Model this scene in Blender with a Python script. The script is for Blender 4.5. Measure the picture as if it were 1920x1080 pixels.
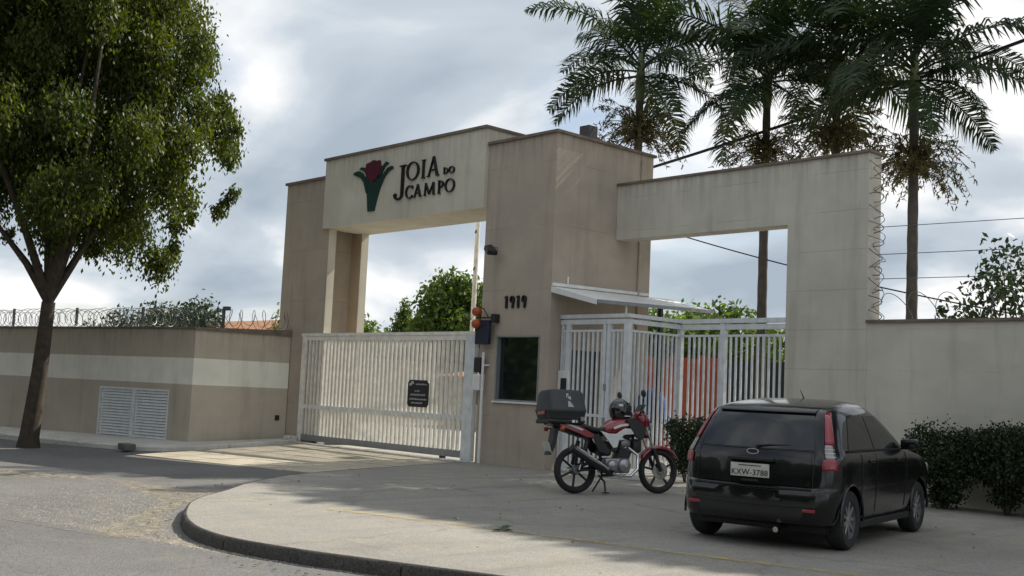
import bpy, bmesh, math, random
import numpy as np
from mathutils import Vector, Matrix, Quaternion

# ------------------------------------------------------------------ scene, camera, light
scene = bpy.context.scene
for o in list(bpy.data.objects): bpy.data.objects.remove(o)
COL = scene.collection
R = math.radians
CAM = Vector((14.822, -14.829, 1.40))
cam_d = bpy.data.cameras.new('camera'); cam = bpy.data.objects.new('camera', cam_d); COL.objects.link(cam)
rt, up, fw = Vector((.684, .728, .0452)), Vector((.036, -.096, .9947)), Vector((-.728, .679, .0918))
fw.normalize(); rt = (rt - fw*rt.dot(fw)).normalized(); up = rt.cross(fw)
m = Matrix((rt, up, -fw)).transposed().to_4x4(); m.translation = CAM
cam.matrix_world = m
cam_d.sensor_width = 36; cam_d.lens = 36*2112.7/1920; cam_d.clip_start = .1; cam_d.clip_end = 3000
scene.camera = cam

SUN = Vector((.17, 1.0, .98)).normalized()
SUN_EL = math.asin(SUN.z); SUN_AZ = math.atan2(SUN.x, SUN.y)
sd = bpy.data.lights.new('sun', 'SUN'); sun = bpy.data.objects.new('sun', sd); COL.objects.link(sun)
sd.energy = 5.0; sd.angle = R(.53); sd.color = (1, .93, .82)
sun.rotation_euler = SUN.to_track_quat('Z', 'Y').to_euler(); sun.location = (0, 20, 40)

world = bpy.data.worlds.new('World'); scene.world = world; world.use_nodes = True
def sky_world():
    nt = world.node_tree; N = nt.nodes; L = nt.links; N.clear()
    out = N.new('ShaderNodeOutputWorld'); bg = N.new('ShaderNodeBackground'); bg.inputs[1].default_value = .1
    sky = N.new('ShaderNodeTexSky'); sky.sky_type = 'NISHITA'; sky.sun_disc = False
    sky.sun_elevation = SUN_EL; sky.sun_rotation = SUN_AZ; sky.air_density = 1.0; sky.dust_density = 1.5
    tc = N.new('ShaderNodeTexCoord'); sep = N.new('ShaderNodeSeparateXYZ'); L.new(tc.outputs['Generated'], sep.inputs[0])
    add = N.new('ShaderNodeMath'); add.operation = 'ADD'; add.inputs[1].default_value = .42
    ab = N.new('ShaderNodeMath'); ab.operation = 'ABSOLUTE'; L.new(sep.outputs[2], ab.inputs[0]); L.new(ab.outputs[0], add.inputs[0])
    com = N.new('ShaderNodeCombineXYZ'); 
    for i in (0, 1):
        d = N.new('ShaderNodeMath'); d.operation = 'DIVIDE'; L.new(sep.outputs[i], d.inputs[0]); L.new(add.outputs[0], d.inputs[1]); L.new(d.outputs[0], com.inputs[i])
    n1 = N.new('ShaderNodeTexNoise'); n1.inputs['Scale'].default_value = 1.9; n1.inputs['Detail'].default_value = 9; n1.inputs['Roughness'].default_value = .52; n1.inputs['Distortion'].default_value = .25
    L.new(com.outputs[0], n1.inputs[0])
    n2 = N.new('ShaderNodeTexNoise'); n2.inputs['Scale'].default_value = 2.6; n2.inputs['Detail'].default_value = 6; n2.inputs['Roughness'].default_value = .47; n2.inputs['Distortion'].default_value = .35
    mp = N.new('ShaderNodeMapping'); mp.inputs['Location'].default_value = (5.3, 15.1, 5.7); L.new(com.outputs[0], mp.inputs[0]); L.new(mp.outputs[0], n2.inputs[0])
    cov = N.new('ShaderNodeValToRGB'); cov.color_ramp.elements[0].position = .30; cov.color_ramp.elements[1].position = .47; L.new(n1.outputs[0], cov.inputs[0])
    cc = N.new('ShaderNodeValToRGB'); e = cc.color_ramp.elements
    e[0].position = .36; e[0].color = (.40, .47, .55, 1); e[1].position = .60; e[1].color = (1.02, 1.02, 1.02, 1)
    k = cc.color_ramp.elements.new(.50); k.color = (.58, .65, .72, 1)
    L.new(n2.outputs[0], cc.inputs[0])
    ten = N.new('ShaderNodeVectorMath'); ten.operation = 'SCALE'; ten.inputs['Scale'].default_value = 7.9; L.new(cc.outputs[0], ten.inputs[0])
    mx = N.new('ShaderNodeMixRGB'); L.new(cov.outputs[0], mx.inputs[0]); L.new(sky.outputs[0], mx.inputs[1]); L.new(ten.outputs[0], mx.inputs[2])
    L.new(mx.outputs[0], bg.inputs[0]); L.new(bg.outputs[0], out.inputs[0])
sky_world()
vs = scene.view_settings; vs.view_transform = 'Standard'; vs.look = 'None'; vs.exposure = 0.4; vs.gamma = 1; vs.use_curve_mapping = False
scene.render.engine = 'CYCLES'; scene.cycles.max_bounces = 8; scene.cycles.transparent_max_bounces = 12
rnd = random.Random(7)

# ------------------------------------------------------------------ materials
def newmat(name):
    m = bpy.data.materials.new(name); m.use_nodes = True; nt = m.node_tree; nt.nodes.clear()
    out = nt.nodes.new('ShaderNodeOutputMaterial'); b = nt.nodes.new('ShaderNodeBsdfPrincipled'); nt.links.new(b.outputs[0], out.inputs[0])
    return m, nt, nt.nodes, nt.links, b, out
def c4(c): return (c[0], c[1], c[2], 1)
def noise(N, L, vec, scale, detail=4, rough=.55, dist=0):
    n = N.new('ShaderNodeTexNoise'); n.inputs['Scale'].default_value = scale; n.inputs['Detail'].default_value = detail
    n.inputs['Roughness'].default_value = rough; n.inputs['Distortion'].default_value = dist
    if vec is not None: L.new(vec, n.inputs[0])
    return n.outputs[0]
def ramp(N, L, fac, p0, p1, a=(0, 0, 0), b=(1, 1, 1)):
    r = N.new('ShaderNodeValToRGB'); e = r.color_ramp.elements; e[0].position = p0; e[1].position = p1; e[0].color = c4(a); e[1].color = c4(b)
    L.new(fac, r.inputs[0]); return r.outputs[0]
def mix(N, L, fac, a, b, mode='MIX'):
    x = N.new('ShaderNodeMixRGB'); x.blend_type = mode
    for i, v in ((0, fac), (1, a), (2, b)):
        if isinstance(v, (int, float)): x.inputs[i].default_value = v
        elif isinstance(v, tuple): x.inputs[i].default_value = c4(v)
        else: L.new(v, x.inputs[i])
    return x.outputs[0]
def mapped(N, L, vec, scale=(1, 1, 1)):
    mp = N.new('ShaderNodeMapping'); mp.inputs['Scale'].default_value = scale; L.new(vec, mp.inputs[0]); return mp.outputs[0]
def bump(N, L, b, h, strength, dist=.02):
    bp = N.new('ShaderNodeBump'); bp.inputs['Strength'].default_value = strength; bp.inputs['Distance'].default_value = dist
    L.new(h, bp.inputs['Height']); L.new(bp.outputs[0], b.inputs['Normal'])
def simple(name, col, rough=.6, metal=0, var=.12, scale=6, bmp=.05, coat=0, spec=.5, obj=False):
    m, nt, N, L, b, out = newmat(name)
    if obj: vec = N.new('ShaderNodeTexCoord').outputs['Object']
    else: vec = N.new('ShaderNodeNewGeometry').outputs['Position']
    f = noise(N, L, vec, scale, 5)
    lo = tuple(max(0, c*(1-var)) for c in col); hi = tuple(min(1, c*(1+var)) for c in col)
    L.new(ramp(N, L, f, .3, .7, lo, hi), b.inputs['Base Color'])
    r = N.new('ShaderNodeMapRange'); r.inputs[3].default_value = max(0.02, rough-.08); r.inputs[4].default_value = min(1, rough+.1); L.new(f, r.inputs[0]); L.new(r.outputs[0], b.inputs['Roughness'])
    b.inputs['Metallic'].default_value = metal; b.inputs['Coat Weight'].default_value = coat; b.inputs['Coat Roughness'].default_value = .06
    b.inputs['Specular IOR Level'].default_value = spec
    if bmp: bump(N, L, b, noise(N, L, vec, scale*14, 3), bmp)
    return m
def stucco(name, col, band=None, joints=None, dirt=.35, top=None):
    m, nt, N, L, b, out = newmat(name)
    pos = N.new('ShaderNodeNewGeometry').outputs['Position']
    big = noise(N, L, pos, .55, 5, .6); fine = noise(N, L, pos, 38, 4)
    lo = tuple(c*.86 for c in col); hi = tuple(min(1, c*1.08) for c in col)
    base = ramp(N, L, big, .3, .7, lo, hi)
    sep = N.new('ShaderNodeSeparateXYZ'); L.new(pos, sep.inputs[0])
    def mathn(op, a, bb):
        n = N.new('ShaderNodeMath'); n.operation = op
        for i, v in ((0, a), (1, bb)):
            if isinstance(v, (int, float)): n.inputs[i].default_value = v
            else: L.new(v, n.inputs[i])
        return n.outputs[0]
    if band:                                    # a painted horizontal stripe
        z0, z1, bc = band
        a = mathn('GREATER_THAN', sep.outputs[2], z0); c = mathn('LESS_THAN', sep.outputs[2], z1)
        base = mix(N, L, mathn('MULTIPLY', a, c), base, ramp(N, L, big, .3, .7, tuple(k*.88 for k in bc), tuple(min(1, k*1.06) for k in bc)))
    # rain streaks running down
    st = noise(N, L, mapped(N, L, pos, (3.2, 3.2, .35)), 1.1, 6, .6)
    base = mix(N, L, mix(N, L, 1, ramp(N, L, st, .52, .78), (dirt, dirt, dirt), 'MULTIPLY'), base, (.10, .088, .07))
    if top:                                     # drip stains that run down from under the coping
        mr = N.new('ShaderNodeMapRange'); mr.inputs[1].default_value = top-.75; mr.inputs[2].default_value = top; L.new(sep.outputs[2], mr.inputs[0])
        dn = ramp(N, L, noise(N, L, mapped(N, L, pos, (7, 7, .5)), 1.5, 5, .6), .42, .72)
        base = mix(N, L, mathn('MULTIPLY', mathn('MULTIPLY', mathn('POWER', mr.outputs[0], 1.6), .42), dn), base, (.075, .066, .052))
    pt = ramp(N, L, noise(N, L, mapped(N, L, pos, (1, 1, 1.6)), 1.4, 2, .4, .6), .42, .60, (.965, .965, .965), (1.02, 1.02, 1.02))
    base = mix(N, L, 1, base, pt, 'MULTIPLY')      # touched-up paint patches
    # splash dirt with ragged top near the ground, grime spots
    sp = noise(N, L, mapped(N, L, pos, (2, 2, .8)), 2.2, 6, .65)
    spots = ramp(N, L, noise(N, L, pos, 3.1, 7, .7), .66, .80)
    base = mix(N, L, mix(N, L, 1, spots, (dirt*.5,)*3, 'MULTIPLY'), base, (.12, .105, .085))
    h = fine
    if joints:
        zj = mathn('ADD', sep.outputs[2], joints[1]); fr = mathn('FRACT', mathn('DIVIDE', zj, joints[0]), 0)
        ln = mathn('LESS_THAN', fr, .012/joints[0])
        brk = ramp(N, L, noise(N, L, mapped(N, L, pos, (.9, .9, .1)), 1.5, 3), .44, .56)
        lf = mathn('MULTIPLY', ln, brk)
        base = mix(N, L, mathn('MULTIPLY', lf, .28), base, (.05, .045, .04))
    b.inputs['Roughness'].default_value = .88; b.inputs['Specular IOR Level'].default_value = .25
    L.new(base, b.inputs['Base Color'])
    bump(N, L, b, mix(N, L, .45, h, noise(N, L, pos, 9, 4)), .34, .012)
    return m
def leafmat(name, c_lo, c_hi, trans=.35, rough=.5, tcol=None):
    m, nt, N, L, b, out = newmat(name)
    g = N.new('ShaderNodeNewGeometry')
    cl = noise(N, L, g.outputs['Position'], .9, 3)
    f = mix(N, L, .55, g.outputs['Random Per Island'], cl)
    col = ramp(N, L, f, .25, .75, c_lo, c_hi)
    L.new(col, b.inputs['Base Color']); b.inputs['Roughness'].default_value = rough; b.inputs['Specular IOR Level'].default_value = .35
    t = N.new('ShaderNodeBsdfTranslucent'); tc = tcol or (1.15, 1.2, .45)
    L.new(mix(N, L, 1, col, tc, 'MULTIPLY'), t.inputs[0])
    ms = N.new('ShaderNodeMixShader'); ms.inputs[0].default_value = trans
    L.new(b.outputs[0], ms.inputs[1]); L.new(t.outputs[0], ms.inputs[2]); L.new(ms.outputs[0], out.inputs[0])
    return m
def ground(name, col, agg=.18, fine_scale=60, cracks=0.0, stain=.35, tint=(.30, .26, .20), tintamt=.25, crscale=.55, oil=0):
    m, nt, N, L, b, out = newmat(name)
    pos = N.new('ShaderNodeNewGeometry').outputs['Position']
    big = noise(N, L, pos, .35, 6, .62); mid = noise(N, L, pos, 2.3, 6, .66); fine = noise(N, L, pos, fine_scale, 3, .7)
    base = ramp(N, L, big, .28, .72, tuple(c*.80 for c in col), tuple(c*1.15 for c in col))
    base = mix(N, L, mix(N, L, 1, ramp(N, L, mid, .45, .75), (tintamt,)*3, 'MULTIPLY'), base, tint)
    base = mix(N, L, 1, base, ramp(N, L, fine, .25, .75, (1-agg*2,)*3, (1+agg*2,)*3), 'MULTIPLY')
    dk = noise(N, L, mapped(N, L, pos, (.7, 1.3, 1)), .9, 7, .7)
    base = mix(N, L, mix(N, L, 1, ramp(N, L, dk, .58, .75), (stain,)*3, 'MULTIPLY'), base, tuple(c*.35 for c in col))
    if cracks:
        wv = N.new('ShaderNodeVectorMath'); wv.operation = 'ADD'; L.new(pos, wv.inputs[0])
        wn = N.new('ShaderNodeTexNoise'); wn.inputs['Scale'].default_value = 1.7; wn.inputs['Detail'].default_value = 5; L.new(pos, wn.inputs[0])
        sc = N.new('ShaderNodeVectorMath'); sc.operation = 'SCALE'; sc.inputs['Scale'].default_value = .7; L.new(wn.outputs[1], sc.inputs[0]); L.new(sc.outputs[0], wv.inputs[1])
        v = N.new('ShaderNodeTexVoronoi'); v.feature = 'DISTANCE_TO_EDGE'; v.inputs['Scale'].default_value = crscale; L.new(wv.outputs[0], v.inputs[0])
        ck = ramp(N, L, v.outputs[0], .0, .012, (1, 1, 1), (0, 0, 0))
        base = mix(N, L, mix(N, L, 1, ck, (cracks,)*3, 'MULTIPLY'), base, (.03, .028, .025))
    if oil:
        vo = N.new('ShaderNodeTexVoronoi'); vo.inputs['Scale'].default_value = 1.1; L.new(pos, vo.inputs[0])
        wob = noise(N, L, pos, 6, 4)
        ad = N.new('ShaderNodeMath'); ad.operation = 'MULTIPLY_ADD'; ad.inputs[1].default_value = .16; L.new(wob, ad.inputs[0]); L.new(vo.outputs['Distance'], ad.inputs[2])
        sel = ramp(N, L, noise(N, L, pos, .5, 2), .50, .58)
        base = mix(N, L, mix(N, L, 1, mix(N, L, 1, ramp(N, L, ad.outputs[0], .12, .24, (1, 1, 1), (0, 0, 0)), sel, 'MULTIPLY'), (oil,)*3, 'MULTIPLY'), base, (.035, .033, .03))
        tr = ramp(N, L, noise(N, L, mapped(N, L, pos, (2.6, .22, 1)), 1.0, 5, .6), .52, .68)
        base = mix(N, L, mix(N, L, 1, tr, (oil*.6,)*3, 'MULTIPLY'), base, tuple(c*.45 for c in col))
    L.new(base, b.inputs['Base Color']); b.inputs['Roughness'].default_value = .92; b.inputs['Specular IOR Level'].default_value = .2
    h = mix(N, L, .6, fine, mid); bump(N, L, b, h, .5, .02)
    return m
M = {}
M['tower'] = stucco('taupe_stucco', (.45, .388, .318), joints=(1.22, .3), dirt=.25, top=6.33)
M['cream'] = stucco('cream_stucco', (.60, .57, .475), dirt=.25, top=6.67)
M['creamR'] = stucco('cream_stucco_scored', (.60, .57, .49), joints=(.66, -.02), dirt=.28, top=5.57)
M['wall'] = stucco('banded_stucco', (.50, .44, .36), band=(1.235, 1.85, (.82, .80, .70)), dirt=.24, top=2.55)
M['inner'] = stucco('warm_beige_stucco', (.46, .36, .25), dirt=.2)
M['coping'] = simple('coping', (.17, .135, .105), .8, var=.3, scale=3)
M['gatepaint'] = simple('gate_paint', (.76, .74, .67), .5, var=.14, scale=7)
M['fencepaint'] = simple('fence_paint', (.66, .685, .70), .45, var=.12, scale=7)
M['white'] = simple('white_paint', (.74, .74, .72), .5, var=.08)
M['grey'] = simple('grey_metal', (.28, .29, .30), .5, .4)
M['darkgrey'] = simple('dark_grey', (.06, .06, .065), .5)
M['black'] = simple('black_plastic', (.018, .018, .02), .42, var=.3, scale=20)
M['letter'] = simple('letter_black', (.012, .011, .012), .35)
M['crimson'] = simple('emblem_crimson', (.085, .006, .025), .4)
M['emblem_green'] = simple('emblem_green', (.006, .036, .030), .4)
M['rubber'] = simple('rubber', (.02, .02, .021), .8, var=.35, scale=30, obj=True)
M['plate_sign'] = simple('plate_black', (.012, .012, .016), .35)
M['print'] = simple('print_grey', (.42, .42, .44), .6)
M['wire'] = simple('galvanised_wire', (.16, .165, .17), .45, .7)
M['cable'] = simple('cable', (.012, .012, .013), .6)
M['trunk'] = simple('palm_trunk', (.085, .075, .062), .9, var=.35, scale=5, bmp=.4)
M['bark'] = simple('bark', (.06, .048, .035), .95, var=.4, scale=7, bmp=.6)
M['shaft'] = simple('crownshaft', (.12, .15, .05), .5, var=.25)
M['frond'] = leafmat('palm_leaf', (.014, .032, .013), (.042, .070, .022), .25, .6, (1.1, 1.2, .4))
M['dryfrond'] = leafmat('dry_flower', (.07, .06, .025), (.16, .14, .06), .2, .8)
M['leaf_left'] = leafmat('leaf_backlit', (.022, .042, .010), (.10, .12, .018), .42, .5, (1.7, 1.7, .3))
M['leaf_mid'] = leafmat('leaf_green', (.045, .085, .02), (.15, .21, .05), .45, .55)
M['leaf_dark'] = leafmat('leaf_dark', (.015, .03, .014), (.045, .075, .03), .2, .5)
M['leaf_shrub'] = leafmat('leaf_shrub', (.012, .022, .010), (.04, .06, .022), .15, .5)
M['apron'] = ground('apron_concrete', (.258, .248, .226), .34, 105, .22, .42, (.33, .295, .215), .5, crscale=.23, oil=.5)
M['road'] = ground('asphalt', (.146, .145, .142), .42, 95, .2, .3, (.25, .22, .17), .25)
M['drive'] = ground('driveway_slabs', (.43, .39, .31), .2, 40, .0, .3, (.22, .18, .12), .35)
M['inner_road'] = ground('inner_road', (.34, .325, .29), .1, 40, .2, .2)
M['sidewalk'] = ground('worn_concrete', (.60, .585, .54), .16, 45, .3, .45)
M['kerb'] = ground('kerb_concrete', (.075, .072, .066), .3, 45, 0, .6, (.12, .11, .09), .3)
M['yellow'] = None
def worn_paint(name, col, lo, hi):
    m, nt, N, L, b, out = newmat(name)
    pos = N.new('ShaderNodeNewGeometry').outputs['Position']
    f = noise(N, L, pos, 7, 8, .75)
    a = ramp(N, L, f, lo, hi)
    L.new(ramp(N, L, noise(N, L, pos, 30, 3), .3, .7, tuple(c*.8 for c in col), col), b.inputs['Base Color']); b.inputs['Roughness'].default_value = .8
    t = N.new('ShaderNodeBsdfTransparent'); ms = N.new('ShaderNodeMixShader'); L.new(a, ms.inputs[0]); L.new(t.outputs[0], ms.inputs[1]); L.new(b.outputs[0], ms.inputs[2]); L.new(ms.outputs[0], out.inputs[0])
    return m
M['yellow'] = worn_paint('worn_yellow_paint', (.52, .40, .14), .42, .68)
M['palewhite'] = worn_paint('worn_white_paint', (.5, .49, .44), .50, .75)
def glass(name, col, rough=.03, spec=.6):
    m, nt, N, L, b, out = newmat(name); b.inputs['Base Color'].default_value = c4(col); b.inputs['Roughness'].default_value = rough
    b.inputs['Specular IOR Level'].default_value = spec
    pos = N.new('ShaderNodeTexCoord').outputs['Object']; bump(N, L, b, noise(N, L, pos, 2.5, 2), .03, .02)
    return m
M['window_glass'] = glass('window_glass', (.010, .014, .013), .04, .8)
M['car_glass'] = glass('car_glass', (.012, .014, .017), .05, .6)
M['carpaint'] = simple('black_car_paint', (.003, .003, .004), .25, 0, .2, 3, 0, coat=.6, spec=.3, obj=True)
M['trim'] = simple('car_trim', (.014, .014, .015), .55, obj=True)
M['red_lens'] = simple('red_lens', (.26, .008, .02), .15, coat=.6, obj=True)
M['clear_lens'] = simple('clear_lens', (.24, .23, .225), .15, coat=.6, obj=True)
M['chrome'] = simple('chrome', (.62, .62, .62), .18, 1.0, .1, 6, 0, obj=True)
M['alloy'] = simple('alloy', (.36, .36, .37), .35, .8, obj=True)
M['numberplate'] = simple('number_plate', (.50, .50, .47), .5, obj=True)
M['bikered'] = simple('bike_red', (.22, .008, .020), .25, 0, .1, 6, 0, coat=.9, obj=True)
M['bikewhite'] = simple('bike_white', (.66, .67, .66), .3, obj=True, coat=.5)
M['seat'] = simple('seat_vinyl', (.015, .015, .016), .6, obj=True)
M['engine'] = simple('engine_alloy', (.25, .25, .26), .4, .8, obj=True)
M['boxblack'] = simple('box_black', (.03, .033, .036), .45, obj=True)
M['helmet'] = simple('helmet_black', (.012, .012, .013), .15, coat=.8, obj=True)
M['orange'] = simple('orange_lens', (.38, .075, .018), .35)
M['navy'] = simple('navy_box', (.012, .016, .04), .45)
M['redwall'] = stucco('red_wall', (.33, .085, .05), dirt=.25)
M['darkwall'] = stucco('dark_wall', (.035, .04, .045), dirt=.2)
M['blue'] = simple('blue_fibreglass', (.004, .055, .24), .6, spec=.2)
M['house'] = stucco('pale_house', (.55, .52, .43), dirt=.2)
M['roof'] = simple('clay_roof', (.34, .17, .08), .85, var=.3, scale=4)
M['darkroof'] = simple('mossy_roof', (.05, .055, .045), .85, var=.3, scale=4)
M['stone'] = simple('stone', (.12, .12, .11), .9, var=.3)
M['pebble'] = simple('pebbles', (.27, .245, .20), .9, var=.35, scale=12)

# ------------------------------------------------------------------ mesh helpers
class MB:
    def __init__(s): s.v = []; s.f = []
    def add(s, vs, fs):
        b = len(s.v); s.v += [tuple(p) for p in vs]; s.f += [tuple(i+b for i in f) for f in fs]; return s
    def box(s, x0, x1, y0, y1, z0, z1):
        v = [(x, y, z) for z in (z0, z1) for y in (y0, y1) for x in (x0, x1)]
        return s.add(v, [(0, 2, 3, 1), (4, 5, 7, 6), (0, 1, 5, 4), (2, 6, 7, 3), (0, 4, 6, 2), (1, 3, 7, 5)])
    def obox(s, c, ax, hs):            # oriented box: centre, three axes, half sizes
        c = Vector(c); a = [Vector(k).normalized()*h for k, h in zip(ax, hs)]
        v = [c+a[0]*i+a[1]*j+a[2]*k for k in (-1, 1) for j in (-1, 1) for i in (-1, 1)]
        return s.add(v, [(0, 2, 3, 1), (4, 5, 7, 6), (0, 1, 5, 4), (2, 6, 7, 3), (0, 4, 6, 2), (1, 3, 7, 5)])
    def bbox(s, x0, x1, y0, y1, z0, z1, r=.01):     # box with chamfered edges (rounded in plan and section)
        bm = bmesh.new(); bmesh.ops.create_cube(bm, size=1)
        for v in bm.verts: v.co = ((x0+x1)/2+v.co.x*(x1-x0), (y0+y1)/2+v.co.y*(y1-y0), (z0+z1)/2+v.co.z*(z1-z0))
        bmesh.ops.bevel(bm, geom=bm.edges[:], offset=r, segments=2, affect='EDGES', profile=.5)
        bm.verts.index_update(); s.add([v.co[:] for v in bm.verts], [tuple(v.index for v in f.verts) for f in bm.faces]); bm.free(); return s
    def tube(s, pts, rad, n=8, cap=True, up=None):
        pts = [Vector(p) for p in pts]; k = len(pts)
        rr = rad if isinstance(rad, (list, tuple)) else [rad]*k
        rings = []; prev = None
        for i, p in enumerate(pts):
            t = (pts[min(i+1, k-1)]-pts[max(i-1, 0)]).normalized()
            if prev is None:
                a = Vector((0, 0, 1)) if abs(t.z) < .9 else Vector((1, 0, 0)); u = t.cross(a).normalized()
            else:
                u = (prev - t*prev.dot(t)); u = u.normalized() if u.length > 1e-6 else t.orthogonal().normalized()
            prev = u; w = t.cross(u)
            rings.append([p+(u*math.cos(2*math.pi*j/n)+w*math.sin(2*math.pi*j/n))*rr[i] for j in range(n)])
        v = [q for r_ in rings for q in r_]; f = []
        for i in range(k-1):
            for j in range(n): f.append((i*n+j, i*n+(j+1) % n, (i+1)*n+(j+1) % n, (i+1)*n+j))
        if cap: f.append(tuple(range(n-1, -1, -1))); f.append(tuple((k-1)*n+j for j in range(n)))
        return s.add(v, f)
    def prism(s, poly, o, ux, uy, ext):      # 2-D polygon in plane (ux,uy) at o, extruded by vector ext
        o = Vector(o); ux = Vector(ux); uy = Vector(uy); ext = Vector(ext); n = len(poly)
        a = [o+ux*p[0]+uy*p[1] for p in poly]; v = a+[q+ext for q in a]
        f = [tuple(range(n)), tuple(range(2*n-1, n-1, -1))]+[(i, n+i, n+(i+1) % n, (i+1) % n) for i in range(n)]
        return s.add(v, f)
    def ring(s, outer, inner, o, ux, uy, ext):     # ring between two outlines of equal count
        o = Vector(o); ux = Vector(ux); uy = Vector(uy); ext = Vector(ext); n = len(outer)
        A = [o+ux*p[0]+uy*p[1] for p in outer]; B = [o+ux*p[0]+uy*p[1] for p in inner]
        v = A+B+[q+ext for q in A]+[q+ext for q in B]; f = []
        for i in range(n):
            j = (i+1) % n
            f += [(i, j, n+j, n+i), (2*n+i, 3*n+i, 3*n+j, 2*n+j), (i, 2*n+i, 2*n+j, j), (n+i, n+j, 3*n+j, 3*n+i)]
        return s.add(v, f)
    def lathe(s, prof, o, ax, n=24):         # profile of (radius, along-axis)
        o = Vector(o); ax = Vector(ax).normalized(); u = ax.orthogonal().normalized(); w = ax.cross(u); k = len(prof); v = []; f = []
        for r_, h in prof:
            for j in range(n):
                a = 2*math.pi*j/n; v.append(o+ax*h+(u*math.cos(a)+w*math.sin(a))*r_)
        for i in range(k-1):
            for j in range(n): f.append((i*n+j, i*n+(j+1) % n, (i+1)*n+(j+1) % n, (i+1)*n+j))
        return s.add(v, f)
    def loft(s, rings, closed=True, cap=True):
        n = len(rings[0]); v = [p for r_ in rings for p in r_]; f = []
        for i in range(len(rings)-1):
            for j in range(n if closed else n-1):
                f.append((i*n+j, i*n+(j+1) % n, (i+1)*n+(j+1) % n, (i+1)*n+j))
        if cap: f.append(tuple(range(n-1, -1, -1))); f.append(tuple((len(rings)-1)*n+j for j in range(n)))
        return s.add(v, f)
    def build(s, name, mat, parent=None, smooth=None, world=True, bevel=0):
        off = Vector(parent['_w']) if (parent is not None and world and '_w' in parent) else Vector()
        me = bpy.data.meshes.new(name); me.from_pydata([tuple(Vector(p)-off) for p in s.v], [], s.f); me.validate()
        bm = bmesh.new(); bm.from_mesh(me)
        bmesh.ops.recalc_face_normals(bm, faces=bm.faces)
        if bevel: bmesh.ops.bevel(bm, geom=[e for e in bm.edges if len(e.link_faces) == 2 and e.calc_face_angle(0) > .6], offset=bevel, segments=2, affect='EDGES', profile=.5)
        bm.to_mesh(me); bm.free()
        if smooth is not None:
            me.shade_smooth(); me.set_sharp_from_angle(angle=R(smooth))
        me.materials.append(M[mat] if isinstance(mat, str) else mat)
        o = bpy.data.objects.new(name, me); COL.objects.link(o)
        if parent is not None:
            o.parent = parent
            if world: o['_w'] = tuple(off)
        return o
def np_mesh(name, V, F, mat, parent=None):
    V = np.asarray(V, np.float32); F = np.asarray(F, np.int32)
    off = np.array(parent['_w'][:], np.float32) if parent is not None and '_w' in parent else np.zeros(3, np.float32)
    me = bpy.data.meshes.new(name); me.vertices.add(len(V)); me.vertices.foreach_set('co', (V-off).ravel())
    k = F.shape[1]; me.loops.add(F.size); me.loops.foreach_set('vertex_index', F.ravel())
    me.polygons.add(len(F)); me.polygons.foreach_set('loop_start', np.arange(0, F.size, k, dtype=np.int32)); me.polygons.foreach_set('loop_total', np.full(len(F), k, np.int32))
    me.update(); me.validate(); me.materials.append(M[mat])
    o = bpy.data.objects.new(name, me); COL.objects.link(o)
    if parent is not None: o.parent = parent
    return o
def tag(o, label, cat, group=None):
    o['label'] = label; o['category'] = cat
    if group: o['group'] = group
    return o
def thing(name, label, cat, loc=(0, 0, 0), rz=0, group=None):
    o = bpy.data.objects.new(name, None); COL.objects.link(o); o.location = loc; o.rotation_euler = (0, 0, rz); o.empty_display_size = .2
    o['_w'] = tuple(loc)
    return tag(o, label, cat, group)
def struct(o): o['kind'] = 'structure'; return o
def place(name, mesh, loc, parent, rot=None, scale=None):      # a further piece that shares mesh data
    o = bpy.data.objects.new(name, mesh); COL.objects.link(o); o.parent = parent
    o.location = Vector(loc)-Vector(parent['_w']) if '_w' in parent else loc
    if rot: o.rotation_euler = rot
    if scale: o.scale = scale
    return o
def wplace(name, mesh, loc, parent, **k): return place(name, mesh, loc, parent, **k)

# ------------------------------------------------------------------ ground
def zlow(x, y):          # street level: falls gently towards the left, rises to the gate
    z = -.12-.030*min(max(-x-1.0, 0), 7.0)
    t = min(max((y+4.6)/4.2, 0), 1) if x < -.5 else 0
    return z*(1-t)+(-.035)*t
def ground_sheet():
    xs = [-1500, -400, -120, -60, -30, -20]+[i*.5 for i in range(-32, 33)]+[20, 30, 60, 120, 400, 1500]
    ys = [-1500, -400, -120, -60, -30, -20]+[i*.5 for i in range(-32, 1)]
    V = [(x, y, zlow(x, y)) for y in ys for x in xs]; n = len(xs)
    F = [(j*n+i, j*n+i+1, (j+1)*n+i+1, (j+1)*n+i) for j in range(len(ys)-1) for i in range(n-1)]
    mb = MB(); mb.add(V, F); o = struct(mb.build('road', 'road', smooth=40))
    return o
ground_sheet()
struct(MB().add([(-1500, 0, -.035), (1500, 0, -.035), (1500, 1500, -.035), (-1500, 1500, -.035)], [(0, 1, 2, 3)]).build('inner_road', 'inner_road'))
# raised apron: outline at its kerb edge
KERB = [(40, -6.6), (20, -7.0), (13, -7.6), (10.4, -8.25), (8.52, -8.82), (7.875, -9.05), (7.18, -9.29), (6.6, -9.48), (5.8, -9.64), (5.12, -9.6), (4.5, -9.42), (3.95, -9.18), (3.4, -8.88),
        (2.9, -8.57), (2.4, -8.16), (1.8, -7.52), (1.0, -6.75), (.2, -5.78), (-.3, -4.9), (-.75, -3.9), (-1.2, -2.6), (-1.7, -1.2), (-1.95, -.4), (-1.95, -.02)]
def smooth_path(P, n=5):
    out = []
    for i in range(len(P)-1):
        p0 = Vector(P[max(i-1, 0)]); p1 = Vector(P[i]); p2 = Vector(P[i+1]); p3 = Vector(P[min(i+2, len(P)-1)])
        for k in range(n):
            t = k/n; out.append(.5*((2*p1)+(p2-p0)*t+(2*p0-5*p1+4*p2-p3)*t*t+(3*p1-p0-3*p2+p3)*t**3))
    out.append(Vector(P[-1])); return out
kp = smooth_path(KERB)
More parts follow.
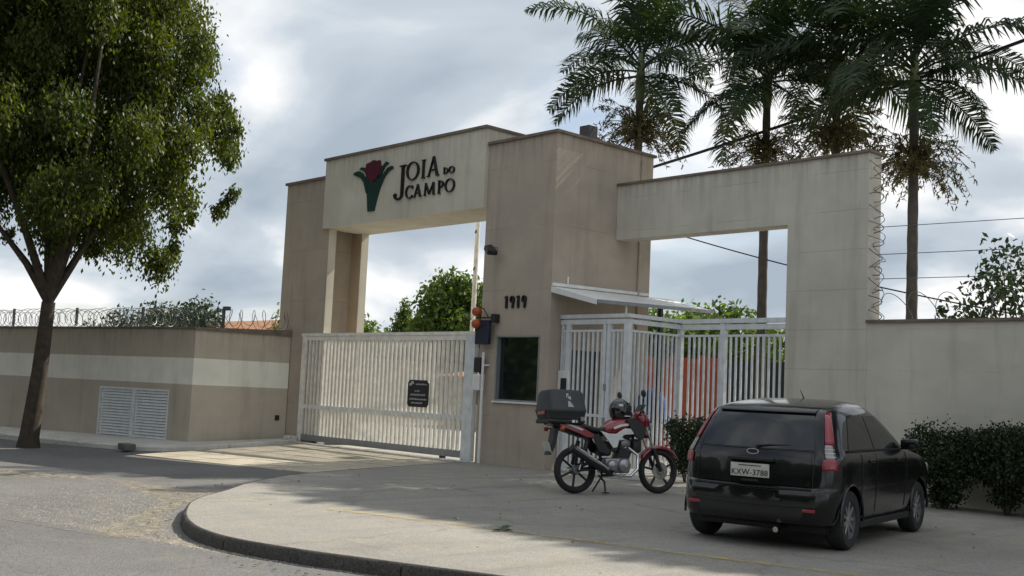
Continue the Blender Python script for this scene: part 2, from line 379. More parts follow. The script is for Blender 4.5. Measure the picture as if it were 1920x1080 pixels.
def inward(path, d):
    out = []
    for i, p in enumerate(path):
        t = (path[min(i+1, len(path)-1)]-path[max(i-1, 0)]).normalized(); out.append(p+Vector((t.y, -t.x))*d)   # path runs right to left, land lies to its right (+y)
    return out
ki = inward(kp, .035)
mb = MB(); poly = [(p.x, p.y, -.004) for p in ki]+[(-1.9, 6, -.004), (40, 6, -.004)]
mb.add(poly, [tuple(range(len(poly)))]); struct(mb.build('apron', 'apron'))
# kerb: a rounded lip that stands proud of the street
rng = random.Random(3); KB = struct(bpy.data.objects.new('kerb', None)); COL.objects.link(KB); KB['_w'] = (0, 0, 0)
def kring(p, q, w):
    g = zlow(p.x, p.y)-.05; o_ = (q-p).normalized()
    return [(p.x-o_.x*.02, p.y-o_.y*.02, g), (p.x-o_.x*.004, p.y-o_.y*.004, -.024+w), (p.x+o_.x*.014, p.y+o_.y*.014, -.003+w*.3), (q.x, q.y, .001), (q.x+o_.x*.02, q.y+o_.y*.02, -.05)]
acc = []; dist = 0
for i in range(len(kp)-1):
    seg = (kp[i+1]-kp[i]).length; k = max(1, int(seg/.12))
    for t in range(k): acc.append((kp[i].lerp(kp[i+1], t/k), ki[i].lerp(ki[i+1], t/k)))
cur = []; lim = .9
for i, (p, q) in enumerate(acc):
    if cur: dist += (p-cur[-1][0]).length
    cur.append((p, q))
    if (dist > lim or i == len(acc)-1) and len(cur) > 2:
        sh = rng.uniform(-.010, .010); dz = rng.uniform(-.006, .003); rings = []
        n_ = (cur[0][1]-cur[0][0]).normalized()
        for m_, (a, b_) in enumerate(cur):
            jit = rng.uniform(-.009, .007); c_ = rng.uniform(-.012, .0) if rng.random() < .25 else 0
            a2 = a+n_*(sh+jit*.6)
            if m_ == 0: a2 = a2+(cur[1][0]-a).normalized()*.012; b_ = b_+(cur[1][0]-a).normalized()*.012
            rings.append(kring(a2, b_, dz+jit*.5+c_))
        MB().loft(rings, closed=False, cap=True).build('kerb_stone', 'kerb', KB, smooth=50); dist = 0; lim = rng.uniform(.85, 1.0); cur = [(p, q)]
# slabs of the driveway in front of the sliding gate
def drive():
    root = struct(bpy.data.objects.new('driveway', None)); COL.objects.link(root); root['_w'] = (0, 0, 0)
    rows = 7; y0, y1 = -4.1, -.35; rr = random.Random(5)
    for r_ in range(rows):
        ya, yb = y0+(y1-y0)*r_/rows, y0+(y1-y0)*(r_+1)/rows; x = -8.1+rr.uniform(-.5, 0)
        while x < -1.4:
            w = rr.uniform(1.1, 1.5); xa, xb = max(x, -8.15), x+w-.025; x += w
            lim = -1.9+.5*min(max((-ya-.4)/2.2, 0), 1)+.35
            if xa > lim-.25: break
            xb = min(xb, lim)
            if xb-xa < .2: continue
            t = [.014+rr.uniform(-.005, .005) for _ in range(4)]
            P = [(xa, ya+.012), (xb, ya+.012), (xb, yb-.012), (xa, yb-.012)]
            V = [(a, b_, zlow(a, b_)+t[i]) for i, (a, b_) in enumerate(P)]+[(a, b_, zlow(a, b_)-.05) for a, b_ in P]
            MB().add(V, [(0, 1, 2, 3), (0, 4, 5, 1), (1, 5, 6, 2), (2, 6, 7, 3), (3, 7, 4, 0)]).build('slab', 'drive', root)
drive()
# side walk strip along the foot of the banded wall
SW = [(-8.62, -.25), (-8.1, -.25), (-7.95, -.9), (-8.0, -1.7), (-8.15, -2.6), (-8.5, -3.3), (-9.4, -3.75), (-11, -4.1), (-24, -6.6), (-24, -4.6), (-9.2, -2.2)]
mb = MB(); V = []; n = len(SW)
for x, y in SW: V.append((x, y, max(zlow(x, y)+.10, -.225) if y < -.4 else .05))
for x, y in SW: V.append((x, y, -.6))
mb.add(V, [tuple(range(n))]+[(i, n+i, n+(i+1) % n, (i+1) % n) for i in range(n)]); struct(mb.build('sidewalk', 'sidewalk', bevel=.02))
# worn painted lines on the apron
def strip(name, pts, w, mat, z):
    p = [Vector(q) for q in pts]; L_, R_ = [], []
    for i, a in enumerate(p):
        t = (p[min(i+1, len(p)-1)]-p[max(i-1, 0)]).normalized(); nn = Vector((-t.y, t.x))*w/2
        L_.append(a+nn); R_.append(a-nn)
    V = [(q.x, q.y, z) for q in L_]+[(q.x, q.y, z) for q in R_]; k = len(p)
    return struct(MB().add(V, [(i, i+1, k+i+1, k+i) for i in range(k-1)]).build(name, mat))
strip('yellow_line', [(4.1, -7.5), (5.2, -7.18), (6.15, -6.92), (7.3, -6.66), (8.4, -6.43), (9.25, -6.2), (12, -5.6)], .13, 'yellow', .002)
strip('white_line', [(5.1, -8.9), (4.3, -8.1), (3.6, -7.3), (3.0, -6.5)], .05, 'palewhite', .002)
# gravel swept against the street side of the kerb
def gravel():
    rg = np.random.default_rng(4); n = 9000
    t = rg.random(n); path = np.array([(p.x, p.y) for p in kp[20:80]])
    idx = (t*(len(path)-1)).astype(int); p = path[idx]
    d = np.abs(rg.normal(0, .9, n)); ang = rg.uniform(0, 6.28, n)
    q = p+np.stack([-d*1.6-.12, -d*.35-.05], 1)+rg.normal(0, .05, (n, 2))
    from_k = np.array([zlow(a, b) for a, b in q]); s = rg.uniform(.003, .010, n)
    base = np.array([(1, 0, 0), (-.5, .87, 0), (-.5, -.87, 0), (0, 0, .8)]); V = []
    rot = rg.uniform(0, 6.28, n); c, s_ = np.cos(rot), np.sin(rot)
    bx = base[None, :, 0]*c[:, None]-base[None, :, 1]*s_[:, None]; by = base[None, :, 0]*s_[:, None]+base[None, :, 1]*c[:, None]
    V = np.stack([q[:, None, 0]+bx*s[:, None], q[:, None, 1]+by*s[:, None], from_k[:, None]+base[None, :, 2]*s[:, None]], 2).reshape(-1, 3)
    i = np.arange(n)[:, None]*4; F = np.concatenate([i+np.array([[0, 1, 3]]), i+np.array([[1, 2, 3]]), i+np.array([[2, 0, 3]])])
    o = np_mesh('gravel', V, F, 'pebble'); o['kind'] = 'stuff'; tag(o, 'pale loose gravel along the street side of the rounded kerb', 'gravel')
gravel()
M['sand'] = worn_paint('sand', (.30, .265, .20), .40, .62)
struct(MB().add([(x, y, zlow(x, y)+.004) for x, y in ((4.6, -9.75), (3.3, -9.1), (2.2, -8.3), (1.4, -7.4), (-1, -7.6), (-6, -9.2), (-14, -12), (-10, -12.5), (-2, -11.4), (2, -10.8), (4.5, -10.2))], [tuple(range(11))]).build('sand_patch', 'sand'))

# ------------------------------------------------------------------ gateway: left pillar and sign beam
ZG = -.45
GW = thing('gateway', 'taupe pillar carrying the cream beam with the tulip emblem and lettering', 'gateway', (-8.5, .55, ZG))
mb = MB(); mb.box(-9.45, -7.9, .21, .94, ZG, 6.27); mb.box(-9.453, -7.5, 0, .21, ZG, 6.275); mb.build('pillar', 'tower', GW)
MB().box(-9.452, -7.497, .94, 1.15, ZG, 6.274).build('pillar', 'inner', GW)
for ya, yb in ((.004, .206), (.944, 1.146)): MB().box(-7.496, -7.488, ya, yb, 0, 5.045).build('sunlit_strip', 'cream', GW)  # pale strips put the raking sun on the slab ends into colour
MB().box(-9.50, -7.66, -.05, 1.2, 6.275, 6.335).build('coping', 'coping', GW)
beam = MB().box(-7.66, -1.93, -.09, 1.17, 5.05, 6.67).build('sign_beam', 'cream', GW)
MB().box(-7.70, -1.90, -.13, 1.21, 6.67, 6.73).build('coping', 'coping', beam)
# letters: thick and thin strokes with serifs, each letter a piece of its own
YB = -.09
def glyph(ch, x0, z0, x1, z1, t=.045, parent=None, name='letter'):
    w, h = x1-x0, z1-z0; mb = MB(); k = [0]
    def ext(): k[0] += 1; return (0, -(t+.0015*k[0]), 0)
    def P(pts): mb.prism([(x0+a*w, z0+b*h) for a, b in pts], (0, YB, 0), (1, 0, 0), (0, 0, 1), ext())
    def stroke(a, b, th):            # th in glyph-width metres
        A = Vector((x0+a[0]*w, z0+a[1]*h)); B = Vector((x0+b[0]*w, z0+b[1]*h)); d = (B-A).normalized(); nn = Vector((-d.y, d.x))*th/2
        mb.prism([A+nn, B+nn, B-nn, A-nn], (0, YB, 0), (1, 0, 0), (0, 0, 1), ext())
    def serif(cx, cz, sw, th): P([(cx-sw/w/2, cz-th/h/2), (cx+sw/w/2, cz-th/h/2), (cx+sw/w/2, cz+th/h/2), (cx-sw/w/2, cz+th/h/2)])
    def oval(ox0, oz0, ox1, oz1, tx, tz, a0=0, a1=360):
        cx, cz = x0+(ox0+ox1)/2*w, z0+(oz0+oz1)/2*h; rx, rz = (ox1-ox0)/2*w, (oz1-oz0)/2*h; n = 28
        if a1-a0 >= 360:
            o_ = [(cx+rx*math.cos(2*math.pi*i/n), cz+rz*math.sin(2*math.pi*i/n)) for i in range(n)]
            i_ = [(cx+(rx-tx)*math.cos(2*math.pi*i/n), cz+(rz-tz)*math.sin(2*math.pi*i/n)) for i in range(n)]
            mb.ring(o_, i_, (0, YB, 0), (1, 0, 0), (0, 0, 1), ext())
        else:
            an = [R(a0+(a1-a0)*i/n) for i in range(n+1)]
            pts = [(cx+rx*math.cos(a), cz+rz*math.sin(a)) for a in an]+[(cx+(rx-tx)*math.cos(a), cz+(rz-tz)*math.sin(a)) for a in reversed(an)]
            mb.prism(pts, (0, YB, 0), (1, 0, 0), (0, 0, 1), ext())
    s = h; B_, T_ = .115*s, .05*s        # thick and thin
    if ch == 'J':
        B_ = .10*s; stroke((.66, .12), (.66, .98), B_); serif(.66, .975, .30*s, .035*s); oval(.06, -.02, .66+B_/w/2, .34, B_*.8, .05*s, 180, 360); mb.lathe([(.001, 0), (.055*s, 0), (.055*s, t*.9), (.001, t*.9)], (x0+.16*w, YB, z0+.14*h), (0, -1, 0), 16)
    elif ch == 'O': oval(0, -.01, 1, 1.01, B_, T_)
    elif ch == 'I': stroke((.5, 0), (.5, 1), B_); serif(.5, .02, .30*s, .045*s); serif(.5, .98, .30*s, .045*s)
    elif ch == 'A':
        stroke((.13, 0), (.50, 1.0), T_*1.15); stroke((.50, 1.02), (.87, 0), B_*1.05); stroke((.27, .33), (.73, .33), T_); serif(.12, .02, .22*s, .04*s); serif(.88, .02, .26*s, .04*s)
    elif ch == 'D': stroke((.2, 0), (.2, 1), B_); oval(-.55, 0, 1, 1, B_, T_*1.6, -82, 82); serif(.22, .03, .3*s, .06*s); serif(.22, .97, .3*s, .06*s)
    elif ch == 'C': oval(0, -.01, 1.1, 1.01, B_, T_*1.2, 48, 312); stroke((.93, .72), (.93, .98), T_*1.2); stroke((.93, .02), (.93, .24), T_)
    elif ch == 'M':
        stroke((.12, 0), (.17, 1), T_*1.2); stroke((.17, 1), (.5, .08), B_); stroke((.5, .08), (.84, 1), T_); stroke((.84, 1), (.88, 0), B_); serif(.12, .02, .22*s, .05*s); serif(.88, .02, .26*s, .05*s)
    elif ch == 'P': stroke((.25, 0), (.25, 1), B_); oval(-.35, .42, 1, 1.0, B_, T_, -86, 86); serif(.25, .02, .3*s, .05*s); serif(.22, .98, .22*s, .05*s)
    elif ch == '1': stroke((.55, 0), (.55, 1), .17*s); stroke((.18, .86), (.55, .96), .10*s)
    elif ch == '9': oval(0, .42, 1, 1.0, .15*s, .11*s); stroke((.86, .70), (.62, .0), .15*s)
    return mb.build(name, 'letter', parent)
for ch, a, b_, c, d in (('J', -4.92, 5.47, -4.44, 6.22), ('O', -4.47, 5.85, -4.04, 6.25), ('I', -3.97, 5.85, -3.81, 6.25), ('A', -3.76, 5.86, -3.36, 6.27), ('D', -3.22, 5.86, -3.06, 6.00), ('O', -3.03, 5.86, -2.86, 6.00),
                        ('C', -4.47, 5.455, -4.22, 5.735), ('A', -4.19, 5.46, -3.92, 5.73), ('M', -3.85, 5.46, -3.46, 5.73), ('P', -3.38, 5.46, -3.19, 5.74), ('O', -3.14, 5.465, -2.83, 5.745)):
    glyph(ch, a, b_, c, d, parent=beam)
def leafpoly(name, pts, mat, t):
    MB().prism(pts, (0, YB, 0), (1, 0, 0), (0, 0, 1), (0, -t, 0)).build(name, mat, beam)
leafpoly('emblem_stem', [(-5.98, 5.98), (-5.90, 5.72), (-5.84, 5.30), (-5.60, 5.30), (-5.50, 5.62), (-5.40, 5.90), (-5.36, 6.10), (-5.55, 6.02), (-5.70, 6.05), (-5.86, 6.02), (-6.0, 6.12)], 'emblem_green', .035)
leafpoly('emblem_leaf', [(-6.46, 6.20), (-6.36, 6.17), (-6.16, 6.10), (-6.04, 5.98), (-5.92, 5.72), (-5.87, 5.78), (-5.97, 6.04), (-6.10, 6.20), (-6.26, 6.27), (-6.42, 6.25)], 'emblem_green', .045)
leafpoly('emblem_leaf', [(-4.96, 6.20), (-5.12, 6.15), (-5.28, 6.02), (-5.42, 5.80), (-5.50, 5.60), (-5.47, 5.82), (-5.34, 6.08), (-5.16, 6.22), (-5.0, 6.25)], 'emblem_green', .046)
leafpoly('emblem_leaf', [(-5.14, 6.33), (-5.26, 6.28), (-5.37, 6.15), (-5.42, 6.02), (-5.46, 6.12), (-5.36, 6.28), (-5.22, 6.37)], 'emblem_green', .044)
leafpoly('emblem_leaf', [(-6.24, 6.30), (-6.10, 6.28), (-6.0, 6.20), (-5.94, 6.10), (-5.92, 6.22), (-6.02, 6.32), (-6.16, 6.35)], 'emblem_green', .043)
leafpoly('emblem_flower', [(-5.98, 6.28), (-5.95, 6.40), (-5.80, 6.42), (-5.68, 6.46), (-5.56, 6.42), (-5.47, 6.43), (-5.42, 6.30), (-5.42, 6.14), (-5.55, 6.02), (-5.70, 5.95), (-5.84, 6.02), (-5.95, 6.14)], 'crimson', .055)

# ------------------------------------------------------------------ guard tower
TW = thing('guard_tower', 'tall taupe guard tower with dark window and street number between the two gates', 'tower', (-.95, 1.4, ZG))
wx0, wx1, wz0, wz1 = -1.44, -.24, 1.22, 2.48; T = 6.33
mb = MB(); mb.box(-1.93, wx0, 0, .2, ZG, T); mb.box(wx1, 0, 0, .2, ZG, T); mb.box(wx0, wx1, 0, .2, ZG, wz0); mb.box(wx0, wx1, 0, .2, wz1, T)
dy0, dy1, dz1 = .62, 1.42, 2.25
mb.box(-.2, 0, .2, dy0, ZG, T); mb.box(-.2, 0, dy1, 2.82, ZG, T); mb.box(-.2, 0, dy0, dy1, dz1, T); mb.box(-1.93, -1.73, .2, 2.82, ZG, T); mb.box(-1.73, -.2, 2.62, 2.82, ZG, T); mb.box(-1.73, -.2, .2, 2.62, 2.9, 3.0); mb.box(-1.73, -.2, .2, 2.62, T-.1, T-.005)
mb.build('wall', 'tower', TW)
mb = MB(); mb.box(-1.98, .05, -.05, 2.87, T, T+.055); mb.build('coping', 'coping', TW)
win = MB(); 
for a in ((wx0, wx1, wz0, wz0+.03), (wx0, wx1, wz1-.03, wz1), (wx0, wx0+.035, wz0+.03, wz1-.03), (wx1-.03, wx1, wz0+.03, wz1-.03)): win.box(a[0], a[1], -.012, .11, a[2], a[3])
wf = win.build('window', 'grey', TW)
MB().box(wx0-.03, wx1+.03, -.05, -.002, wz0-.035, wz0-.002).build('sill', 'white', wf)
MB().box(wx0+.035, wx1-.03, .085, .095, wz0+.03, wz1-.03).build('pane', 'window_glass', wf)
dr = MB().box(-.14, -.10, dy0, dy1, -.004, dz1).build('door', 'darkgrey', TW)
MB().tube([(-.095, dy0+.08, 1.0), (-.05, dy0+.08, 1.0), (-.05, dy0+.2, 1.0)], .012).build('handle', 'grey', dr)
MB().box(-.3, -.05, .9, 1.15, T+.055, T+.05+.28).build('vent_stack', 'darkgrey', TW)
YB = -.0
for i, ch in enumerate('1919'):
    glyph(ch, -1.26+i*.165, 3.01, -1.26+i*.165+.125, 3.25, .04, TW, 'numeral')
MB().tube([(.02, 2.45, 0), (.02, 2.45, 6.2)], .028).build('downpipe', 'tower', TW)
MB().tube([(.012, .42, 3.62), (.012, .42, 3.48)], .02).build('conduit', 'white', TW)

# ------------------------------------------------------------------ right portal frame and the low wall
YR = 1.75
PF = thing('portal_wall', 'cream portal wall framing the pedestrian opening beside the guard tower', 'wall', (4.7, 1.95, ZG))
mb = MB(); mb.box(.004, 3.95, YR, YR+.4, 4.49, 5.57); mb.box(3.95, 5.47, YR, YR+.4, ZG, 5.57); mb.build('wall', 'creamR', PF)
MB().box(.005, 5.52, YR-.04, YR+.44, 5.57, 5.615).build('coping', 'coping', PF)
LW = thing('boundary_wall', 'low plain cream wall running on from the portal behind the black car', 'wall', (12, 1.9, ZG))
MB().box(5.472, 40, YR+.003, YR+.25, ZG, 2.77).build('wall', 'creamR', LW)
MB().box(5.472, 40, YR-.04, YR+.29, 2.77, 2.815).build('coping', 'coping', LW)

# ------------------------------------------------------------------ banded street wall on the left
A0, A1 = Vector((-8.85, -.02)), Vector((-9.2, -2.35)); A2 = A1+Vector((-2.45, -.45)).normalized()*16
BW = thing('banded_wall', 'taupe street wall with a cream stripe and a slatted white service door', 'wall', (-9.5, -1.5, -.5))
def wallseg(p, q, t, z0, zp, zq):
    d = (q-p).normalized(); nn = Vector((d.y, -d.x))
    if nn.x*.6-nn.y*.8 > 0: nn = -nn         # thickness goes away from the camera
    a = [p, q, q+nn*t, p+nn*t]; zz = [zp, zq, zq, zp]
    V = [(v.x, v.y, z0) for v in a]+[(v.x, v.y, z) for v, z in zip(a, zz)]
    return V, [(0, 1, 2, 3), (4, 5, 6, 7), (0, 4, 5, 1), (1, 5, 6, 2), (2, 6, 7, 3), (3, 7, 4, 0)]
dl = (A2-A1).normalized(); nl = Vector((dl.y, -dl.x)); nl = -nl if nl.y > 0 else nl     # street-facing normal
def lw(s, off, z): p = A1+dl*s+nl*off; return (p.x, p.y, z)
DS0, DS1, DZ0, DZ1 = .82, 3.6, -.2, 1.09
mb = MB(); mb.add(*wallseg(A0, A1, .22, -.6, 2.60, 2.52)); mb.build('wall', 'wall', BW)
mb = MB()
for s0, s1, z0, z1 in ((0, DS0, -.6, 2.52), (DS1, 16, -.6, 2.52), (DS0, DS1, DZ1, 2.52), (DS0, DS1, -.6, DZ0)):
    V = [lw(s0, 0, z0), lw(s1, 0, z0), lw(s1, -.2, z0), lw(s0, -.2, z0), lw(s0, 0, z1), lw(s1, 0, z1), lw(s1, -.2, z1), lw(s0, -.2, z1)]
    mb.add(V, [(0, 1, 2, 3), (4, 5, 6, 7), (0, 4, 5, 1), (1, 5, 6, 2), (2, 6, 7, 3), (3, 7, 4, 0)])
mb.build('wall', 'wall', BW)
mb = MB(); V, F = wallseg(A0, A1+Vector((0, -.03)), .3, 2.56, 2.645, 2.565); mb.add([(x+.035, y, z-(.0 if i > 3 else .06) if i < 4 else z) for i, (x, y, z) in enumerate(V)], F); mb.build('coping', 'coping', BW)
V = [lw(-.03, .04, 2.523), lw(16, .04, 2.523), lw(16, -.24, 2.523), lw(-.03, -.24, 2.523), lw(-.03, .04, 2.57), lw(16, .04, 2.57), lw(16, -.24, 2.57), lw(-.03, -.24, 2.57)]
MB().add(V, [(0, 1, 2, 3), (4, 5, 6, 7), (0, 4, 5, 1), (1, 5, 6, 2), (2, 6, 7, 3), (3, 7, 4, 0)]).build('coping', 'coping', BW)
# slatted service door, two leaves
dfr = MB(); ax = (Vector((dl.x, dl.y, 0)), Vector((nl.x, nl.y, 0)), Vector((0, 0, 1)))
def dbar(mb, s0, s1, z0, z1, off, th=.02): mb.obox(lw((s0+s1)/2, off, (z0+z1)/2), ax, ((s1-s0)/2, th, (z1-z0)/2))
mid = 2.21
for lf0, lf1 in ((DS0, mid-.005), (mid+.005, DS1)):
    fr = MB(); dbar(fr, lf0, lf0+.05, DZ0, DZ1, -.02); dbar(fr, lf1-.05, lf1, DZ0, DZ1, -.02); dbar(fr, lf0+.05, lf1-.05, DZ1-.05, DZ1, -.021); dbar(fr, lf0+.05, lf1-.05, DZ0, DZ0+.05, -.021)
    leaf = fr.build('service_door', 'fencepaint', BW)
    ns = 17; hgt = (DZ1-DZ0-.1)/ns
    for i in range(ns):
        sl = MB(); zc = DZ0+.05+hgt*(i+.5); tilt = Vector((nl.x*.45, nl.y*.45, -.9)).normalized()
        sl.obox(lw((lf0+lf1)/2, -.03, zc), (ax[0], tilt.cross(ax[0]), tilt), ((lf1-lf0)/2-.05, .004, hgt*.46)); sl.build('slat', 'fencepaint', leaf)
    MB().obox(lw((lf0+lf1)/2, -.12, (DZ0+DZ1)/2), ax, ((lf1-lf0)/2-.03, .01, (DZ1-DZ0)/2-.03)).build('back_panel', 'black', leaf)
o = MB().obox((-8.885, -.25, .53), ((0, 1, 0), (1, 0, 0), (0, 0, 1)), (.05, .03, .06)).build('outlet_box', 'black'); tag(o, 'small dark outlet box low on the side wall near the sliding gate', 'outlet box')

# razor wire coils
def coil(path, r, pitch, wr, n=22, seed=1, phase=0):
    rr = random.Random(seed); P = [Vector(p) for p in path]; pts = []
    for i in range(len(P)-1):
        a, b_ = P[i], P[i+1]; d = b_-a; Ln = d.length; d.normalize(); u = d.cross(Vector((0, 0, 1)) if abs(d.z) < .9 else Vector((1, 0, 0))).normalized(); w = u.cross(d)
        loops = max(1, int(Ln/pitch)); tilt = 0
        for k in range(loops*n+(1 if i == len(P)-2 else 0)):
            if k % n == 0: ro = r*rr.uniform(.82, 1.1); sh = rr.uniform(-.12, .12)
            an = 2*math.pi*k/n; pts.append(a+d*(Ln*k/(loops*n)+sh*math.sin(an)*pitch*2)+(u*math.cos(an)+w*math.sin(an))*ro)
    return MB().tube(pts, wr, 4, cap=False)
def barbs(mb, pts, seed):
    pass
RW = thing('razor_wire', 'razor wire coils on thin posts along the banded street wall', 'razor wire', (A1.x, A1.y, 2.57))
pth = [(A0.x-.1, A0.y, 2.86), (A1.x-.1, A1.y+.05, 2.80)]+[lw(s, -.1, 2.80) for s in (4, 8, 15)]
coil(pth, .23, .26, .0075, seed=2).build('wire', 'wire', RW)
coil([(p[0], p[1], p[2]+.0) for p in pth], .17, .33, .006, seed=6).build('wire', 'wire', RW)
for q in ((-9.11, -1.72), lw(2.2, -.1, 0), lw(5, -.1, 0), lw(8, -.1, 0)): 
    MB().box(q[0]-.035, q[0]+.035, q[1]-.025, q[1]+.025, 2.55, 3.06).build('post', 'darkgrey', RW)
MB().box(-9.10, -8.90, -1.76, -1.66, 3.0, 3.09).build('bracket', 'darkgrey', RW)
RW2 = thing('razor_wire', 'razor wire coil climbing the end of the cream portal wall', 'razor wire', (5.6, 1.95, 2.82))
coil([(5.56, 1.86, 2.83), (5.55, 1.86, 5.5)], .11, .24, .008, seed=3).build('wire', 'wire', RW2)
coil([(5.57, 1.95, 2.83), (5.56, 1.95, 5.4)], .09, .32, .006, seed=9).build('wire', 'wire', RW2)
RW3 = thing('razor_wire', 'loose razor wire coil lying along the top of the low cream wall', 'razor wire', (8, 1.9, 2.815))
coil([(5.75, 1.9, 3.05), (18, 1.9, 3.05)], .23, .45, .006, seed=4).build('wire', 'wire', RW3)
for z in (3.5, 3.9, 4.35): MB().tube([(5.5, 1.95, z), (9, 1.95, z-.06), (18, 1.95, z)], .006, 4).build('strand', 'wire', RW3)
for x in (9, 14): MB().tube([(x, 1.95, 2.8), (x, 1.95, 4.5)], .02, 6).build('post', 'darkgrey', RW3)

# ------------------------------------------------------------------ sliding gate
GT = thing('sliding_gate', 'wide pale sliding gate of upright bars under the sign beam', 'gate', (-5.1, .0, -.03))
gx0, gx1 = -8.12, -2.02
MB().box(gx0-.16, gx0, -.05, .05, .0, 2.50).build('stile', 'gatepaint', GT)
MB().box(gx1-.30, gx1, -.05, .05, .0, 2.52).build('stile', 'fencepaint', GT)
MB().box(gx0-.2, gx1+.04, -.055, .055, 2.50, 2.57).build('top_rail', 'gatepaint', GT)
MB().box(gx0, gx1-.30, -.045, .045, 2.40, 2.497).build('top_rail', 'gatepaint', GT)
MB().box(gx0, gx1-.30, -.02, .05, .80, .89).build('mid_rail', 'fencepaint', GT)
MB().box(gx0, gx1-.30, -.045, .045, .05, .19).build('bottom_rail', 'grey', GT)
bar = MB().bbox(-.028, .028, -.036, -.022, .188, 2.402, .004); bar.box(-.028, -.022, -.030, .015, .189, 2.401); bar.box(.022, .028, -.030, .015, .189, 2.401)
b0 = None; n = 39; step = (gx1-.30-gx0)/(n+1)
for i in range(n):
    x = gx0+step*(i+1)
    if b0 is None:
        b0 = bar.build('bar', 'gatepaint', GT, world=False); b0.location = (x+5.1, 0, .03)
    else: place('bar', b0.data, (x, 0, 0), GT)
for x in (gx0+.5, gx1-.9): MB().lathe([(.001, -.03), (.07, -.03), (.07, .03), (.001, .03)], (x, 0, .035), (0, 1, 0), 16).build('wheel', 'darkgrey', GT)
struct(MB().box(gx0-.2, gx1+.1, -.30, -.12, -.06, .012).build('gate_sill', 'sidewalk'))
# bollard-like concrete block at the left gate post
o = MB().bbox(-8.42, -8.18, -.34, -.08, -.1, .14, .03).build('concrete_block', 'sidewalk'); tag(o, 'small whitish concrete block at the foot of the gate post', 'block')
# plate on the gate
PL = thing('notice_plate', 'black notice plate with pale lines of lettering fixed to the gate bars', 'sign', (-3.78, -.06, 1.0))
octa = [(-4.10, 1.06), (-4.04, 1.0), (-3.46, 1.0), (-3.40, 1.06), (-3.40, 1.50), (-3.46, 1.56), (-4.04, 1.56), (-4.10, 1.50)]
MB().prism(octa, (0, -.045, 0), (1, 0, 0), (0, 0, 1), (0, -.012, 0)).build('panel', 'plate_sign', PL)
rr = random.Random(9)
for zc, x0, x1, h in ((1.475, -3.83, -3.46, .035), (1.335, -3.86, -3.70, .035), (1.255, -4.0, -3.52, .042), (1.165, -4.03, -3.47, .042), (1.085, -3.96, -3.60, .035)):
    x = x0
    while x < x1:
        w = rr.uniform(.022, .04); hh = h*rr.choice((.7, .7, 1)); MB().box(x, x+w*.55, -.0595, -.0575, zc-h/2, zc-h/2+hh).build('print', 'print', PL)
        if rr.random() < .6: MB().box(x+w*.55, x+w*.8, -.0592, -.0575, zc-h/2+hh*.3, zc-h/2+hh*.55).build('print', 'print', PL)
        x += w
MB().prism([(-4.05, 1.44), (-3.97, 1.44), (-3.97, 1.475), (-3.9, 1.475), (-3.9, 1.53), (-4.0, 1.53), (-4.0, 1.49), (-4.05, 1.49)], (0, -.0575, 0), (1, 0, 0), (0, 0, 1), (0, -.002, 0)).build('logo', 'print', PL)
# gate guide post and drive housing in the gap by the tower
GP = thing('guide_post', 'slim pale guide post with a dark drive unit beside the tower', 'post', (-1.80, -.16, 0))
MB().tube([(-1.68, -.12, -.01), (-1.68, -.12, 2.15)], .028, 10).build('post', 'white', GP)
MB().bbox(-1.92, -1.74, -.16, -.02, 1.75, 2.05, .02).build('drive_unit', 'black', GP)
MB().bbox(-1.93, -1.73, -.17, -.01, 1.40, 1.72, .02).build('lower_unit', 'white', GP)
MB().tube([(-1.68, -.12, 1.9), (-1.64, -.04, 1.9), (-1.62, -.0, 1.9)], .016, 8).build('bracket', 'white', GP)
# warning light on the tower edge
SG = thing('gate_signal', 'gate warning signal with two orange lamps on a dark bracket', 'signal light', (-1.75, -.12, 2.3))
MB().bbox(-1.88, -1.50, -.20, -.10, 2.30, 2.78, .02).build('housing', 'navy', SG)
MB().box(-1.86, -1.42, -.15, -.13, 2.81, 2.84).build('bracket', 'black', SG); MB().bbox(-1.48, -1.38, -.16, -.002, 2.73, 2.90, .015).build('wall_box', 'black', SG)
for z in (2.94, 2.70): MB().lathe([(.001, .08), (.05, .07), (.085, .04), (.095, 0), (.095, -.06), (.001, -.06)], (-1.81, -.24, z), (.3, -1, 0), 20).build('lamp', 'orange', SG, smooth=50)
MB().tube([(-1.81, -.2, 3.05), (-1.7, -.15, 3.0), (-1.62, -.1, 2.85)], .012).build('arm', 'black', SG)
# flood light
FL = thing('flood_light', 'small black flood light on an arm high on the guard tower', 'lamp', (-1.6, 0, 4.15))
MB().tube([(-1.72, -.002, 4.28), (-1.66, -.16, 4.25), (-1.5, -.22, 4.2)], .016).build('arm', 'black', FL)
MB().obox((-1.45, -.27, 4.13), ((.75, -.3, -.45), (.35, .94, 0), (.4, -.15, .85)), (.13, .10, .045)).build('head', 'black', FL, bevel=.008)
MB().tube([(-1.6, -.10, 4.22), (-1.42, -.12, 4.2), (-1.33, -.2, 4.05)], .008).build('cable', 'black', FL)
# intercom
IC = thing('intercom', 'white wall plate with a dark intercom beside the pedestrian gate', 'intercom', (.14, .2, 1.3))
MB().bbox(.012, .30, .25, .29, 1.22, 1.84, .008).build('plate', 'white', IC)
MB().bbox(.12, .25, .215, .25, 1.46, 1.70, .01).build('handset', 'navy', IC)

